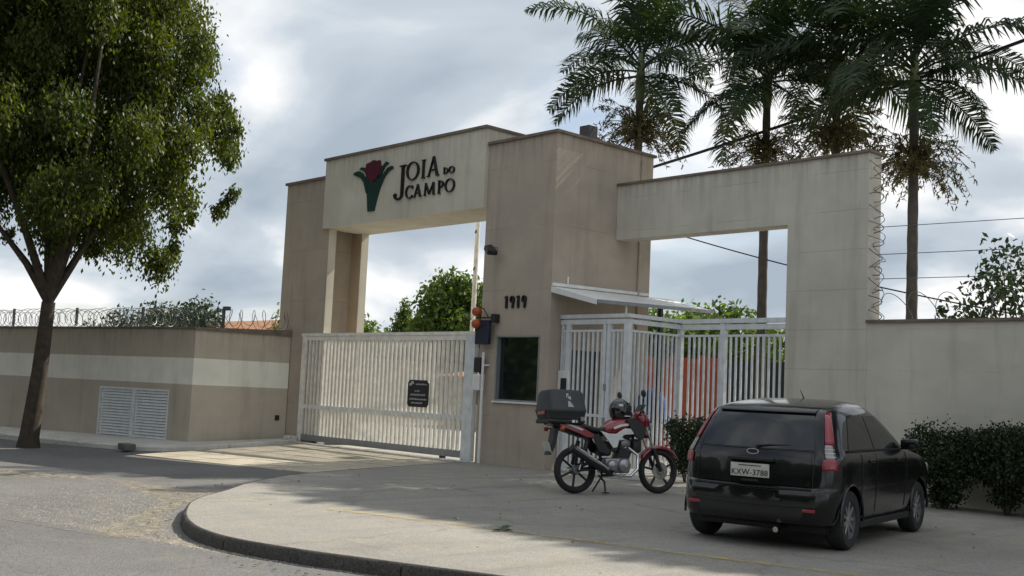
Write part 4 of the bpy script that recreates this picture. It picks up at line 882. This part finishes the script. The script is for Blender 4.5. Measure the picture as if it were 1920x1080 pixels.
def car():
    c = local_thing('parked_car', 'glossy black hatchback with tall red tail lights parked facing the cream wall', 'car', (8.28, -5.46, 0), R(90+12), 0, .98)
    rings = []
    for L_ in CARLV:
        h = car_outline(L_[0]); rings.append([(x, -y, L_[0]) for x, y in h]+[(x, y, L_[0]) for x, y in reversed(h[1:-1])])
    mb = MB(); mb.loft(rings); body = mb.build('body', 'carpaint', c, smooth=32)
    RWX, FWX, WR = .70, 3.16, .298
    # wheel arches cut out of the body
    cut = MB()
    for x in (RWX, FWX):
        for s in (-1, 1): cut.lathe([(.001, .56), (.345, .56), (.345, 1.0), (.001, 1.0)], (x, 0, WR), (0, s, 0), 32)
    co = cut.build('cutter', 'trim'); bo = body.modifiers.new('arch', 'BOOLEAN'); bo.operation = 'DIFFERENCE'; bo.object = co; bo.solver = 'EXACT'
    co.parent = c; bpy.context.view_layer.update(); dg = bpy.context.evaluated_depsgraph_get(); me = bpy.data.meshes.new_from_object(body.evaluated_get(dg)); body.modifiers.clear(); body.data = me; bpy.data.objects.remove(co)
    if len(me.materials) == 0: me.materials.append(M['carpaint'])
    for p in me.polygons: p.material_index = 0
    # wheels
    def wheel(x, s):
        w = MB(); w.lathe([(.19, -.085), (.27, -.095), (WR-.012, -.08), (WR, -.055), (WR, .055), (WR-.012, .08), (.27, .095), (.19, .085)], (0, 0, 0), (0, 1, 0), 36)
        t = w.build('wheel', 'rubber', c, smooth=45); t.location = (x, s*.735, WR)
        r_ = MB(); r_.lathe([(.192, -.08), (.20, .08), (.185, .07), (.16, .03), (.15, .0), (.02, .0)], (0, 0, 0), (0, s, 0), 36); ro = r_.build('rim', 'darkgrey', t, smooth=40)
        for i in range(9):
            a = 2*math.pi*i/9; u = Vector((math.cos(a), 0, math.sin(a))); v = Vector((-math.sin(a), 0, math.cos(a))); sp = MB()
            sp.obox(u*.112+Vector((0, s*.055, 0)), (u, v, Vector((0, 1, 0))), (.078, .018, .014)); sp.build('spoke', 'alloy', t, bevel=.004)
        MB().lathe([(.001, .075), (.035, .072), (.045, .06), (.045, .03)], (0, 0, 0), (0, s, 0), 20).build('hub', 'alloy', t, smooth=40)
        MB().lathe([(.185, .066), (.20, .082), (.205, .07)], (0, 0, 0), (0, s, 0), 36).build('rim_edge', 'alloy', t, smooth=40)
    for x in (RWX, FWX):
        for s in (-1, 1): wheel(x, s)
    MB().box(.35, 3.6, -.70, .70, .17, .30).build('underbody', 'trim', c)
    # rear glass, with the black surround
    def rear_patch(name, z0, z1, ya, yb, off, mat, parent=c, nz=8, ny=14):
        V = []; 
        for i in range(nz+1):
            z = z0+(z1-z0)*i/nz; yl = ya+(yb-ya)*i/nz
            for j in range(ny+1): y = -yl+2*yl*j/ny; V.append((rear_x(z, y)-off, y, z))
        F = [(i*(ny+1)+j, i*(ny+1)+j+1, (i+1)*(ny+1)+j+1, (i+1)*(ny+1)+j) for i in range(nz) for j in range(ny)]
        return MB().add(V, F).build(name, mat, parent, smooth=60)
    rg_ = rear_patch('rear_window', .985, 1.335, .60, .51, .006, 'car_glass')
    tg = rear_patch('tailgate', .63, .968, .60, .585, .010, 'carpaint')
    rear_patch('bumper_insert', .30, .47, .52, .60, .008, 'trim')
    # tall tail lights wrapping the corners
    def corner(z, a, s, off=.012):
        _, xr, xf, w, rx, ry, bow = interp(CARLV, z); a = R(a)
        return Vector((xr+bow+rx*(1-math.cos(a))-off*math.cos(a), s*((w-ry)+ry*math.sin(a)+off*math.sin(a)), z))
    for s in (-1, 1):
        tl = None
        for z0, z1, mat, a0, a1, nm in ((.80, .90, 'red_lens', 20, 56, 'tail_light'), (.90, 1.04, 'clear_lens', 26, 50, 'reverse_lens'), (1.04, 1.365, 'red_lens', 26, 56, 'stop_lens')):
            V = []; nz, na = 6, 6
            for i in range(nz+1):
                z = z0+(z1-z0)*i/nz; k = (z-.8)/.585
                for j in range(na+1): V.append(corner(z, a0+4*k+(a1-14*k-a0)*j/na, s))
            F = [(i*(na+1)+j, i*(na+1)+j+1, (i+1)*(na+1)+j+1, (i+1)*(na+1)+j) for i in range(nz) for j in range(na)]
            o = MB().add(V, F).build(nm, mat, tl or c, smooth=60); md = o.modifiers.new('t', 'SOLIDIFY'); md.thickness = .012; md.offset = 0
            if tl is None: tl = o
    # tailgate shut lines, window surround, lens ribs
    for s in (-1, 1):
        MB().tube([(rear_x(z, .615)-.002, s*(.615-.10*max(0, z-.98)/.37), z) for z in [.63+.03*i for i in range(25)]], .0035, 4).build('tailgate_gap', 'trim', c)
        for z in (.93, .965, 1.0): MB().tube([corner(z, 26+24*j/6, s, .021) for j in range(7)], .003, 4).build('lens_rib', 'chrome', c)
    MB().tube([(rear_x(.975, y/12*.6)-.007, y/12*.6, .975) for y in range(-12, 13)], .006, 4).build('window_seal', 'trim', c)
    MB().bbox(rear_x(.66, 0)-.02, rear_x(.66, 0)+.02, -.09, .09, .645, .668, .005).build('tailgate_grip', 'trim', c)
    for s in (-1, 1): MB().bbox(rear_x(.40, .55)-.012, rear_x(.40, .55)+.02, s*.60-.07, s*.60+.07, .385, .42, .006).build('bumper_reflector', 'red_lens', c)
    # side glass
    def side_w(z): return interp(CARLV, z)[3]*1.012
    def side_y(z, x):
        h = car_outline(z); best = 0
        for (xa, ya), (xb, yb) in zip(h[6:], h[7:]):
            if min(xa, xb) <= x <= max(xa, xb) and abs(xb-xa) > 1e-6: best = max(best, ya+(yb-ya)*(x-xa)/(xb-xa))
        return best
    def side_pane(name, xs0, xs1, z0, z1, s, mat, off=.004):
        V = []; nz, nx = 6, 8
        for i in range(nz+1):
            z = z0+(z1-z0)*i/nz; t = i/nz; a = xs0[0]+(xs0[1]-xs0[0])*t; b_ = xs1[0]+(xs1[1]-xs1[0])*t
            for j in range(nx+1): V.append((a+(b_-a)*j/nx, s*(side_y(z, a+(b_-a)*j/nx)+off), z))
        F = [(i*(nx+1)+j, i*(nx+1)+j+1, (i+1)*(nx+1)+j+1, (i+1)*(nx+1)+j) for i in range(nz) for j in range(nx)]
        return MB().add(V, F).build(name, mat, c, smooth=60)
    for s in (-1, 1):
        side_pane('side_window', (.66, .92), (1.42, 1.38), 1.0, 1.345, s, 'car_glass')
        side_pane('side_window', (1.48, 1.43), (2.56, 1.98), 1.0, 1.345, s, 'car_glass')
        MB().obox((1.55, s*(side_w(.985)+.006), .985), ((1, 0, 0), (0, 1, 0), (0, 0, 1)), (.95, .006, .010)).build('belt_moulding', 'trim', c)
        for x in (1.30, 2.25):
            MB().bbox(x-.09, x+.09, s*.845-.02, s*.845+.02, .86, .89, .008).build('door_handle', 'carpaint', c)
        for x in (.98, 1.46, 2.55):      # shut lines
            V = [(x, s*(side_w(.3+i*.065)*.998+.003), .30+i*.065) for i in range(11)]; MB().tube(V, .003, 4).build('shut_line', 'trim', c)
        mr = MB().bbox(2.42, 2.56, s*.90-.09, s*.90+.09, .98, 1.10, .03).build('mirror', 'carpaint', c, smooth=40)
        MB().bbox(1.0, 2.75, s*.80-.03, s*.80+.03, .20, .27, .01).build('side_sill', 'trim', c)
        V = [(RWX+.352*math.cos(R(a)), s*(.836), WR+.352*math.sin(R(a))) for a in range(-5, 190, 12)]; MB().tube(V, .014, 6).build('arch_lip', 'carpaint', c, smooth=60)
        V = [(FWX+.352*math.cos(R(a)), s*(.832), WR+.352*math.sin(R(a))) for a in range(-5, 190, 12)]; MB().tube(V, .014, 6).build('arch_lip', 'carpaint', c, smooth=60)
    side_w2 = None
    # windscreen
    V = []
    for i in range(7):
        z = 1.0+(1.40-1.0)*i/6; _, xr, xf, w, rx, ry, bow = interp(CARLV, z)
        for j in range(9): y = (-.62+1.24*j/8)*(1-.18*i/6); V.append((xf-.02-.12*(y/.62)**2+.02, y, z+.012))
    MB().add(V, [(i*9+j, i*9+j+1, (i+1)*9+j+1, (i+1)*9+j) for i in range(6) for j in range(8)]).build('windscreen', 'car_glass', c, smooth=60)
    # number plate with its characters
    xp = rear_x(.755, 0)-.035
    npl = MB().bbox(xp-.006, xp+.008, -.205, .205, .69, .825, .004).build('number_plate', 'numberplate', c)
    def text_mesh(body, size, name, mat, parent, loc, rot, ext=.001):
        cu = bpy.data.curves.new(name, 'FONT'); cu.body = body; cu.size = size; cu.align_x = 'CENTER'; cu.extrude = ext; cu.space_character = 1.05
        to = bpy.data.objects.new(name, cu); COL.objects.link(to); bpy.context.view_layer.update(); dg = bpy.context.evaluated_depsgraph_get()
        me = bpy.data.meshes.new_from_object(to.evaluated_get(dg)); bpy.data.objects.remove(to); me.materials.clear(); me.materials.append(M[mat])
        o = bpy.data.objects.new(name, me); COL.objects.link(o); o.parent = parent; o.location = loc; o.rotation_euler = rot; return o
    text_mesh('KXW-3788', .080, 'lettering', 'letter', npl, (xp-.008, 0, .708), (R(90), 0, R(-90)), .0015)
    text_mesh('RIO DE JANEIRO', .022, 'lettering', 'letter', npl, (xp-.008, 0, .798), (R(90), 0, R(-90)), .0015) if False else None
    MB().box(xp-.0075, xp-.0062, -.12, .12, .798, .808).build('state_strip', 'darkgrey', npl)
    MB().bbox(xp-.015, xp+.12, -.24, .24, .855, .885, .006).build('plate_lamp_bar', 'trim', c)
    # oval badge, wiper, bumper details
    el = lambda rx, rz, n=28: [(rx*math.cos(2*math.pi*i/n), rz*math.sin(2*math.pi*i/n)) for i in range(n)]
    xb = rear_x(.945, 0)-.012
    bd = MB().ring(el(.066, .030), el(.056, .022), (xb, 0, .945), (0, 1, 0), (0, 0, 1), (-.008, 0, 0)).build('badge', 'chrome', c)
    MB().prism(el(.054, .0205), (xb, 0, .945), (0, 1, 0), (0, 0, 1), (-.004, 0, 0)).build('badge_field', 'navy', bd)
    MB().tube([(rear_x(1.01, .02)-.03, -.02, 1.005), (rear_x(1.04, -.18)-.025, -.18, 1.02), (rear_x(1.05, -.36)-.02, -.36, 1.022)], .009, 6).build('wiper', 'trim', c)
    V = [(rear_x(.60, y/20*.62)-.006, y/20*.62, .603) for y in range(-20, 21)]; MB().tube(V, .010, 5).build('bumper_edge', 'carpaint', c, smooth=60)
    V = [(rear_x(.44, y/20*.66)-.004, y/20*.66, .44) for y in range(-20, 21)]; MB().tube(V, .014, 5).build('bumper_strip', 'trim', c, smooth=60)
    V = []
    for i in range(21): y = -.52+1.04*i/20; x = rear_x(1.37, y*.95); V += [(x-.06, y, 1.352), (x-.05, y, 1.37), (x+.08, y, 1.402), (x+.05, y, 1.35)]
    MB().loft([V[i*4:i*4+4] for i in range(21)]).build('roof_spoiler', 'carpaint', c, smooth=50)
    MB().tube([(1.55, 0, 1.495), (1.42, 0, 1.60)], [.008, .003], 6).build('aerial', 'black', c)
    MB().tube([(.02, -.30, .20), (.30, -.30, .21)], .028, 12).build('exhaust', 'chrome', c)
    for s in (-1, 1):
        MB().bbox(3.55, 3.80, s*.66-.12, s*.66+.12, .66, .80, .04).build('headlight', 'clear_lens', c)
    return c
car()

# ------------------------------------------------------------------ red motorcycle (local: x forward from the rear contact, y left, z up)
def sect(x, zc, hw, hh, n=14, p=2.6):
    out = []
    for i in range(n):
        a = 2*math.pi*i/n; ca, sa = math.cos(a), math.sin(a); out.append((x, hw*math.copysign(abs(ca)**(2/p), ca), zc+hh*math.copysign(abs(sa)**(2/p), sa)))
    return out
def bike():
    b = local_thing('motorcycle', 'red motorcycle with a black delivery box parked on its stand by the pedestrian fence', 'motorcycle', (3.62, -2.98, 0), math.atan2(.955, .295), R(-4), 1.07)
    WB, WR = 1.32, .31
    def L(name, secs, mat, par=b, sm=60, p=2.6): return MB().loft([sect(*s_, p=p) for s_ in secs]).build(name, mat, par, smooth=sm)
    def T(name, pts, r, mat, par=b, n=8): return MB().tube(pts, r, n).build(name, mat, par, smooth=60)
    def wheel(x, w, front):
        n = 40; prof = []
        for i in range(11):
            a = R(-110+220*i/10); prof.append((WR-.048+.048*math.cos(a), w*math.sin(a)))
        t = MB().lathe([(WR-.07, -w*.75)]+prof+[(WR-.07, w*.75)], (0, 0, 0), (0, 1, 0), n).build('front_wheel' if front else 'rear_wheel', 'rubber', b, smooth=50); t.location = (x, 0, WR)
        MB().lathe([(WR-.066, -.03), (WR-.058, -.03), (WR-.078, 0), (WR-.058, .03), (WR-.066, .03), (WR-.09, 0), (WR-.066, -.03)], (0, 0, 0), (0, 1, 0), n).build('rim', 'black', t, smooth=40)
        for i in range(5 if front else 6):
            a = 2*math.pi*i/(5 if front else 6)+.4; u = Vector((math.cos(a), 0, math.sin(a))); v = Vector((-math.sin(a), 0, math.cos(a)))
            MB().obox(u*.13, (u, v, Vector((0, 1, 0))), (.11, .014, .012)).build('spoke', 'black', t, bevel=.004)
        MB().lathe([(.001, -.07), (.05, -.07), (.065, -.05), (.065, .05), (.05, .07), (.001, .07)], (0, 0, 0), (0, 1, 0), 18).build('hub', 'engine', t, smooth=40)
        if front: MB().lathe([(.06, -.055), (.12, -.055), (.12, -.060), (.06, -.060)], (0, 0, 0), (0, 1, 0), 30).build('brake_disc', 'chrome', t)
    wheel(0, .060, False); wheel(WB, .050, True)
    # frame, swing arm, shocks
    T('swing_arm', [(0, -.10, WR), (.25, -.10, .33), (.44, -.08, .36)], .022, 'black'); T('swing_arm', [(0, .10, WR), (.25, .10, .33), (.44, .08, .36)], .022, 'black')
    for s in (-1, 1):
        T('shock', [(.03, s*.12, .38), (.12, s*.12, .70)], .030, 'black'); T('shock_rod', [(.0, s*.12, .31), (.06, s*.12, .48)], .012, 'chrome')
    T('frame', [(.95, 0, .90), (.86, 0, .55), (.74, 0, .25), (.42, 0, .24), (.40, 0, .45), (.36, 0, .72)], .022, 'black'); T('frame', [(.95, 0, .93), (.60, 0, .84), (.30, 0, .76), (-.1, 0, .80)], .024, 'black')
    # fork
    for s in (-1, 1):
        T('fork_leg', [(WB, s*.085, WR), (WB-.13, s*.085, .62)], .027, 'black'); T('fork_leg', [(WB-.13, s*.085, .62), (WB-.27, s*.085, .97)], .020, 'chrome')
    T('fork_bridge', [(WB-.19, -.10, .78), (WB-.19, .10, .78)], .026, 'black')
    # front mudguard
    V = []
    for i in range(13):
        a = R(150-118*i/12); r_ = WR+.045
        V.append([(WB+r_*math.cos(a), y, WR+r_*math.sin(a)-dz) for y, dz in ((-.075, .05), (-.06, .012), (-.03, 0), (.03, 0), (.06, .012), (.075, .05))])
    mg = MB(); mg.loft(V, closed=False, cap=False); mo = mg.build('front_mudguard', 'bikered', b, smooth=60); md = mo.modifiers.new('t', 'SOLIDIFY'); md.thickness = .008
    # tank, shrouds, seat, tail
    L('fuel_tank', [(.40, .82, .06, .035), (.44, .84, .11, .07), (.52, .875, .140, .105), (.62, .905, .155, .115), (.74, .925, .160, .112), (.83, .92, .145, .095), (.89, .90, .10, .065)], 'bikered')
    for s in (-1, 1):
        mb = MB(); pl = [(.30, .835), (.44, .80), (.55, .80), (.68, .875), (.86, .875), (.83, .80), (.68, .79), (.60, .73), (.56, .62), (.50, .61), (.40, .73)]
        mb.prism(pl, (0, s*.155, 0), (1, 0, 0), (0, 0, 1), (0, s*.018, 0)); mb.build('side_shroud', 'bikewhite', b, bevel=.006)
        mb = MB(); pl = [(.70, 1.0), (.84, 1.03), (1.0, .90), (1.02, .80), (.94, .72), (.86, .76), (.78, .87)]
        mb.prism(pl, (0, s*.150, 0), (1, 0, 0), (0, 0, 1), (0, s*.030, 0)); mb.build('radiator_shroud', 'black', b, bevel=.008)
        mb = MB(); pl = [(.29, .80), (.36, .70), (.44, .60), (.50, .56), (.42, .52), (.30, .56), (.24, .66), (.20, .76)]
        mb.prism(pl, (0, s*.12, 0), (1, 0, 0), (0, 0, 1), (0, s*.018, 0)); mb.build('side_cover', 'black', b, bevel=.006)
        mb = MB(); pl = [(-.36, .955), (-.26, .965), (0, .90), (.20, .80), (.24, .74), (.12, .74), (-.04, .80), (-.30, .885)]
        mb.prism(pl, (0, s*.115, 0), (1, 0, 0), (0, 0, 1), (0, s*.022, 0)); mb.build('tail_panel', 'bikered', b, bevel=.008)
        T('indicator_stalk', [(-.30, s*.12, .86), (-.32, s*.21, .85)], .010, 'black'); MB().lathe([(.001, -.03), (.028, -.02), (.032, .02), (.001, .03)], (-.32, s*.235, .85), (1, 0, 0), 12).build('indicator', 'orange', b, smooth=50)
    L('seat', [(-.18, .895, .09, .02), (-.10, .90, .12, .03), (.05, .90, .125, .045), (.20, .86, .125, .042), (.34, .835, .115, .045), (.43, .85, .08, .04)], 'seat')
    L('tail_core', [(-.36, .92, .06, .03), (-.25, .89, .105, .06), (0, .83, .11, .07), (.2, .77, .10, .06)], 'black')
    MB().bbox(-.40, -.35, -.06, .06, .88, .95, .012).build('tail_light', 'red_lens', b)
    mb = MB(); mb.prism([(-.34, .86), (-.28, .84), (-.33, .62), (-.40, .50), (-.43, .51), (-.38, .66)], (0, -.07, 0), (1, 0, 0), (0, 0, 1), (0, .14, 0)); mb.build('rear_mudguard', 'black', b, bevel=.005)
    MB().obox((-.425, 0, .60), ((0, 1, 0), (.3, 0, -1), (1, 0, .3)), (.09, .075, .004)).build('number_plate', 'numberplate', b)
    # engine
    MB().bbox(.40, .80, -.13, .13, .27, .48, .04).build('crankcase', 'engine', b, smooth=40)
    for x, z, r_ in ((.50, .37, .085), (.69, .375, .10)): MB().lathe([(.001, .185), (r_*.7, .182), (r_*.92, .165), (r_, .13), (r_, .05)], (x, 0, z), (0, -1, 0), 24).build('engine_cover', 'alloy', b, smooth=45)
    cyl = MB(); 
    for i in range(7): d = Vector((.30, 0, .95)).normalized(); c0 = Vector((.70, 0, .47))+d*(.022*i); cyl.obox(c0, ((1, 0, -.3), (0, 1, 0), d), (.085, .085, .006))
    cyl.obox(Vector((.70, 0, .47))+Vector((.30, 0, .95)).normalized()*.07, ((1, 0, -.3), (0, 1, 0), (.3, 0, .95)), (.062, .062, .09)); cyl.build('cylinder', 'darkgrey', b)
    MB().bbox(.68, .84, -.075, .075, .63, .72, .02).build('cylinder_head', 'engine', b, smooth=40)
    MB().bbox(.50, .64, -.07, .07, .56, .70, .03).build('carburettor', 'darkgrey', b, smooth=40)
    MB().bbox(.36, .52, -.11, .11, .50, .70, .04).build('air_box', 'black', b, smooth=40)
    # exhaust on the right side
    T('exhaust_pipe', [(.80, -.06, .62), (.93, -.10, .52), (.90, -.14, .33), (.78, -.16, .24), (.60, -.17, .235), (.46, -.175, .28)], .022, 'chrome')
    MB().tube([(.48, -.175, .275), (.40, -.178, .30), (.30, -.18, .355), (-.10, -.19, .575), (-.16, -.19, .605)], [.024, .042, .058, .062, .050], 16).build('silencer', 'black', b, smooth=50)
    MB().tube([(.40, -.205, .325), (.14, -.225, .465), (-.12, -.235, .61)], [.022, .032, .030], 10).build('heat_shield', 'chrome', b, smooth=50)
    T('foot_peg', [(.46, -.10, .30), (.46, -.26, .30)], .014, 'black'); T('brake_pedal', [(.46, -.16, .28), (.62, -.19, .26), (.68, -.19, .27)], .009, 'chrome'); T('pillion_peg', [(.22, -.12, .45), (.22, -.25, .45)], .012, 'black')
    T('centre_stand', [(.40, .05, .24), (.40, -.10, .16), (.395, -.14, .02)], .014, 'black'); MB().box(.36, .43, -.17, -.11, .004, .022).build('stand_foot', 'black', b)
    T('side_stand', [(.50, .12, .24), (.44, .30, .01)], .012, 'black')
    # front fairing, bars
    L('headlight_fairing', [(.94, .99, .10, .10), (1.00, 1.0, .135, .135), (1.08, .985, .125, .12), (1.14, .96, .095, .085), (1.17, .94, .05, .045)], 'bikered')
    L('headlight', [(1.10, .93, .10, .07), (1.165, .915, .085, .06), (1.185, .91, .05, .035)], 'clear_lens')
    MB().obox((1.02, 0, 1.14), ((.5, 0, .8), (0, 1, 0), (-.8, 0, .5)), (.09, .10, .004)).build('screen', 'black', b)
    T('handlebar', [(.86, -.36, 1.10), (.93, -.20, 1.12), (.97, -.06, 1.05), (.97, .06, 1.05), (.93, .20, 1.12), (.86, .36, 1.10)], .012, 'black')
    for s in (-1, 1):
        T('grip', [(.84, s*.385, 1.095), (.885, s*.27, 1.107)], .018, 'rubber'); T('lever', [(.93, s*.24, 1.10), (.93, s*.38, 1.08)], .006, 'chrome')
        T('mirror_stalk', [(.91, s*.22, 1.12), (.93, s*.26, 1.25), (.90, s*.30, 1.32)], .007, 'black')
        MB().lathe([(.001, -.012), (.045, -.010), (.055, .004), (.045, .014), (.001, .016)], (.89, s*.31, 1.35), (1, 0, .15), 16).build('mirror', 'black', b, smooth=50)
    # cables, hoses and small fittings
    for pts in ([(.93, -.22, 1.10), (1.02, -.16, 1.02), (1.05, -.09, .85), (1.0, -.05, .72)], [(.93, .2, 1.1), (1.0, .1, 1.0), (.9, .05, .86)], [(.95, -.12, 1.09), (1.10, -.12, .98), (1.16, -.10, .70), (1.26, -.09, .38)], [(.62, -.06, .66), (.72, -.13, .74), (.86, -.10, .82)]): T('cable', pts, .005, 'black', n=5)
    MB().lathe([(.001, .012), (.038, .010), (.042, 0), (.042, -.02)], (.66, 0, 1.025), (-.1, 0, 1), 18).build('fuel_cap', 'chrome', b, smooth=40)
    MB().bbox(.86, 1.0, -.10, .10, .55, .74, .03).build('horn_cover', 'black', b, smooth=40)
    MB().prism([(.50, .885), (.62, .93), (.78, .95), (.80, .925), (.64, .90), (.52, .86)], (0, -.162, 0), (1, 0, 0), (0, 0, 1), (0, -.006, 0)).build('tank_decal', 'bikewhite', b)
    MB().prism([(-.22, .93), (-.02, .875), (.06, .84), (.02, .835), (-.20, .905)], (0, -.137, 0), (1, 0, 0), (0, 0, 1), (0, -.003, 0)).build('tail_decal', 'bikewhite', b)
    T('chain_guard', [(.05, .13, .37), (.40, .13, .42)], .02, 'black'); T('clutch_cover_bolt', [(.69, -.18, .375), (.69, -.192, .375)], .02, 'chrome')
    # luggage rack and delivery box
    T('rack', [(.12, -.12, .88), (-.10, -.13, .91), (-.40, -.13, .915)], .012, 'black'); T('rack', [(.12, .12, .88), (-.10, .13, .91), (-.40, .13, .915)], .012, 'black')
    MB().bbox(-.50, .05, -.20, .20, .92, .975, .02).build('box_base', 'black', b)
    rings = []
    for z, x0, x1, w, r_ in ((1.065, -.53, .06, .225, .05), (1.16, -.56, .085, .245, .06), (1.165, -.565, .09, .25, .06), (1.19, -.565, .09, .25, .06), (1.195, -.56, .085, .245, .06), (1.40, -.53, .055, .215, .06), (1.445, -.50, .02, .19, .06), (1.455, -.44, -.04, .14, .06)):
        rg = []
        for cx, cy, a0 in ((x1-r_, w-r_, 0), (x0+r_, w-r_, 90), (x0+r_, -w+r_, 180), (x1-r_, -w+r_, 270)):
            for k in range(5): a = R(a0+k*22.5); rg.append(((cx+r_*math.cos(a))*.88-.01, (cy+r_*math.sin(a))*.92, z-.088))
        rings.append(rg)
    bx = MB(); bx.loft(rings); bx = bx.build('delivery_box', 'boxblack', b, smooth=35)
    # pale mark on the flank of the box, and the small badge below
    def flank(pts, off=.004):
        mb = MB(); V = []
        for x, z in pts: y = -(.245+(.215-.245)*(z-1.195)/(1.40-1.195))-off; V.append((x*.88-.01, y*.92, z-.088))
        mb.add(V, [tuple(range(len(V)))]); o = mb.build('mark', 'print', bx); md = o.modifiers.new('t', 'SOLIDIFY'); md.thickness = .002
    for pts in ([(-.275, 1.40), (-.235, 1.40), (-.235, 1.375), (-.255, 1.375), (-.255, 1.345), (-.275, 1.345)], [(-.225, 1.37), (-.195, 1.36), (-.195, 1.315), (-.215, 1.315), (-.215, 1.33), (-.245, 1.33), (-.245, 1.35)], [(-.25, 1.30), (-.215, 1.30), (-.165, 1.245), (-.15, 1.22), (-.25, 1.22)]): flank(pts)
    MB().box(-.16, -.115, -.209, -.2005, .93, .965).build('mark', 'bikewhite', bx); MB().box(-.095, -.08, -.209, -.2005, .93, .965).build('mark', 'bikewhite', bx)
    MB().bbox(-.035, .02, -.222, -.202, .95, 1.01, .006).build('latch', 'engine', bx)
    MB().bbox(-.522, -.505, -.10, .10, 1.03, 1.08, .006).build('reflector', 'red_lens', bx)
    # helmet resting on the tank
    h = thing('helmet', 'black full-face helmet resting on the motorcycle tank', 'helmet', (0, 0, 0)); h.parent = None
    bpy.context.view_layer.update(); mw = b.matrix_world @ Matrix.Translation((.69, -.02, 1.145)); h.matrix_world = mw @ Matrix.Rotation(R(-25), 4, 'Z')
    if '_w' in h: del h['_w']
    rings = []
    for i in range(13):
        t = i/12; z = -.15+.30*t; r_ = [.085, .115, .128, .135, .14, .142, .141, .137, .13, .118, .098, .068, .01][i]
        rg = []
        for j in range(24):
            a = 2*math.pi*j/24; k = r_*(1.12 if math.cos(a) > 0 else 1.05); chin = .022*max(0, math.cos(a))**2 if i < 5 else 0
            rg.append(((k+chin)*math.cos(a), r_*.92*math.sin(a), z))
        rings.append(rg)
    mb = MB(); mb.loft(rings); mb.build('shell', 'helmet', h, smooth=70, world=False)
    V = []
    for i in range(5):
        z = -.02+.10*i/4; r_ = [.143, .144, .143, .139, .131][i]
        for j in range(13): a = R(-72+144*j/12); k = r_*1.12+.006; V.append((k*math.cos(a), (r_*.92+.006)*math.sin(a), z))
    MB().add(V, [(i*13+j, i*13+j+1, (i+1)*13+j+1, (i+1)*13+j) for i in range(4) for j in range(12)]).build('visor', 'car_glass', h, smooth=70, world=False)
    for z0, z1, a0, a1 in ((.088, .10, -40, 25), (.03, .06, 78, 100), (-.11, -.095, -70, -20), (.03, .06, -100, -78)):
        V = [((.139 if z0 > .07 else .152)*1.03*math.cos(R(a0+(a1-a0)*j/6)), (.139 if z0 > .07 else .145)*.98*math.sin(R(a0+(a1-a0)*j/6)), z) for z in (z0, z1) for j in range(7)]
        MB().add(V, [(j, j+1, 7+j+1, 7+j) for j in range(6)]).build('decal', 'bikewhite', h, world=False)
bike()

# ------------------------------------------------------------------ small litter
def litter(name, label, cat, x, y, s, mat, seed):
    rr = random.Random(seed); mb = MB()
    for i in range(5):
        a = rr.uniform(0, 6.28); d = Vector((math.cos(a), math.sin(a), rr.uniform(.1, .5))); w = Vector((-d.y, d.x, .1)); p = Vector((x+rr.uniform(-s, s)*.4, y+rr.uniform(-s, s)*.4, .004)); mb.add([p, p+d*s*.5+w*s*.25+Vector((0, 0, s*.1)), p+d*s, p+d*s*.5-w*s*.25], [(0, 1, 2, 3)])
    tag(mb.build(name, mat), label, cat)
litter('fallen_leaf', 'curled dry leaves lying at the end of the yellow line', 'leaf', 6.35, -6.95, .13, 'leaf_dark', 1)
litter('scrap', 'small pale scrap of litter on the apron beside the yellow line', 'litter', 5.45, -6.75, .06, 'print', 2)
def fallen(n, seed):
    rg = np.random.default_rng(seed); V = []; F = []; rr = random.Random(seed)
    while len(V) < 4*n:
        if rr.random() < .45: i = rr.randrange(15, len(kp)-30); x = kp[i].x+rr.gauss(-.1, .35); y = kp[i].y+rr.gauss(-.15, .3)
        elif rr.random() < .4: x = rr.uniform(-9, 3); y = rr.uniform(-9, -2)
        else: x = rr.uniform(0, 12); y = rr.uniform(-9, 1.2)
        ins = y > -9.3+max(0, (4-x))*1.05 and x > -1 and not (-9.7 < y < -8.4)
        z = (.002 if ins else zlow(x, y)+.012)
        a = rr.uniform(0, 6.28); s = rr.uniform(.02, .05); d = Vector((math.cos(a), math.sin(a), 0))*s; w = Vector((-math.sin(a), math.cos(a), 0))*s*.4; p = Vector((x, y, z)); b0_ = len(V)
        V += [p, p+d*.5+w+Vector((0, 0, s*.25)), p+d, p+d*.5-w+Vector((0, 0, s*.2))]; F.append((b0_, b0_+1, b0_+2, b0_+3))
    o = np_mesh('leaf_litter', [tuple(v) for v in V], F, 'dryfrond'); o['kind'] = 'stuff'; tag(o, 'dry leaf bits scattered over the apron and along the kerb', 'leaf litter')
fallen(260, 5)
o = MB().bbox(-9.25, -8.85, -4.0, -3.75, -.24, -.10, .02).build('stone_block', 'stone'); tag(o, 'small dark stone block lying on the sidewalk before the banded wall', 'stone')

for o in bpy.data.objects:
    if '_w' in o: del o['_w']
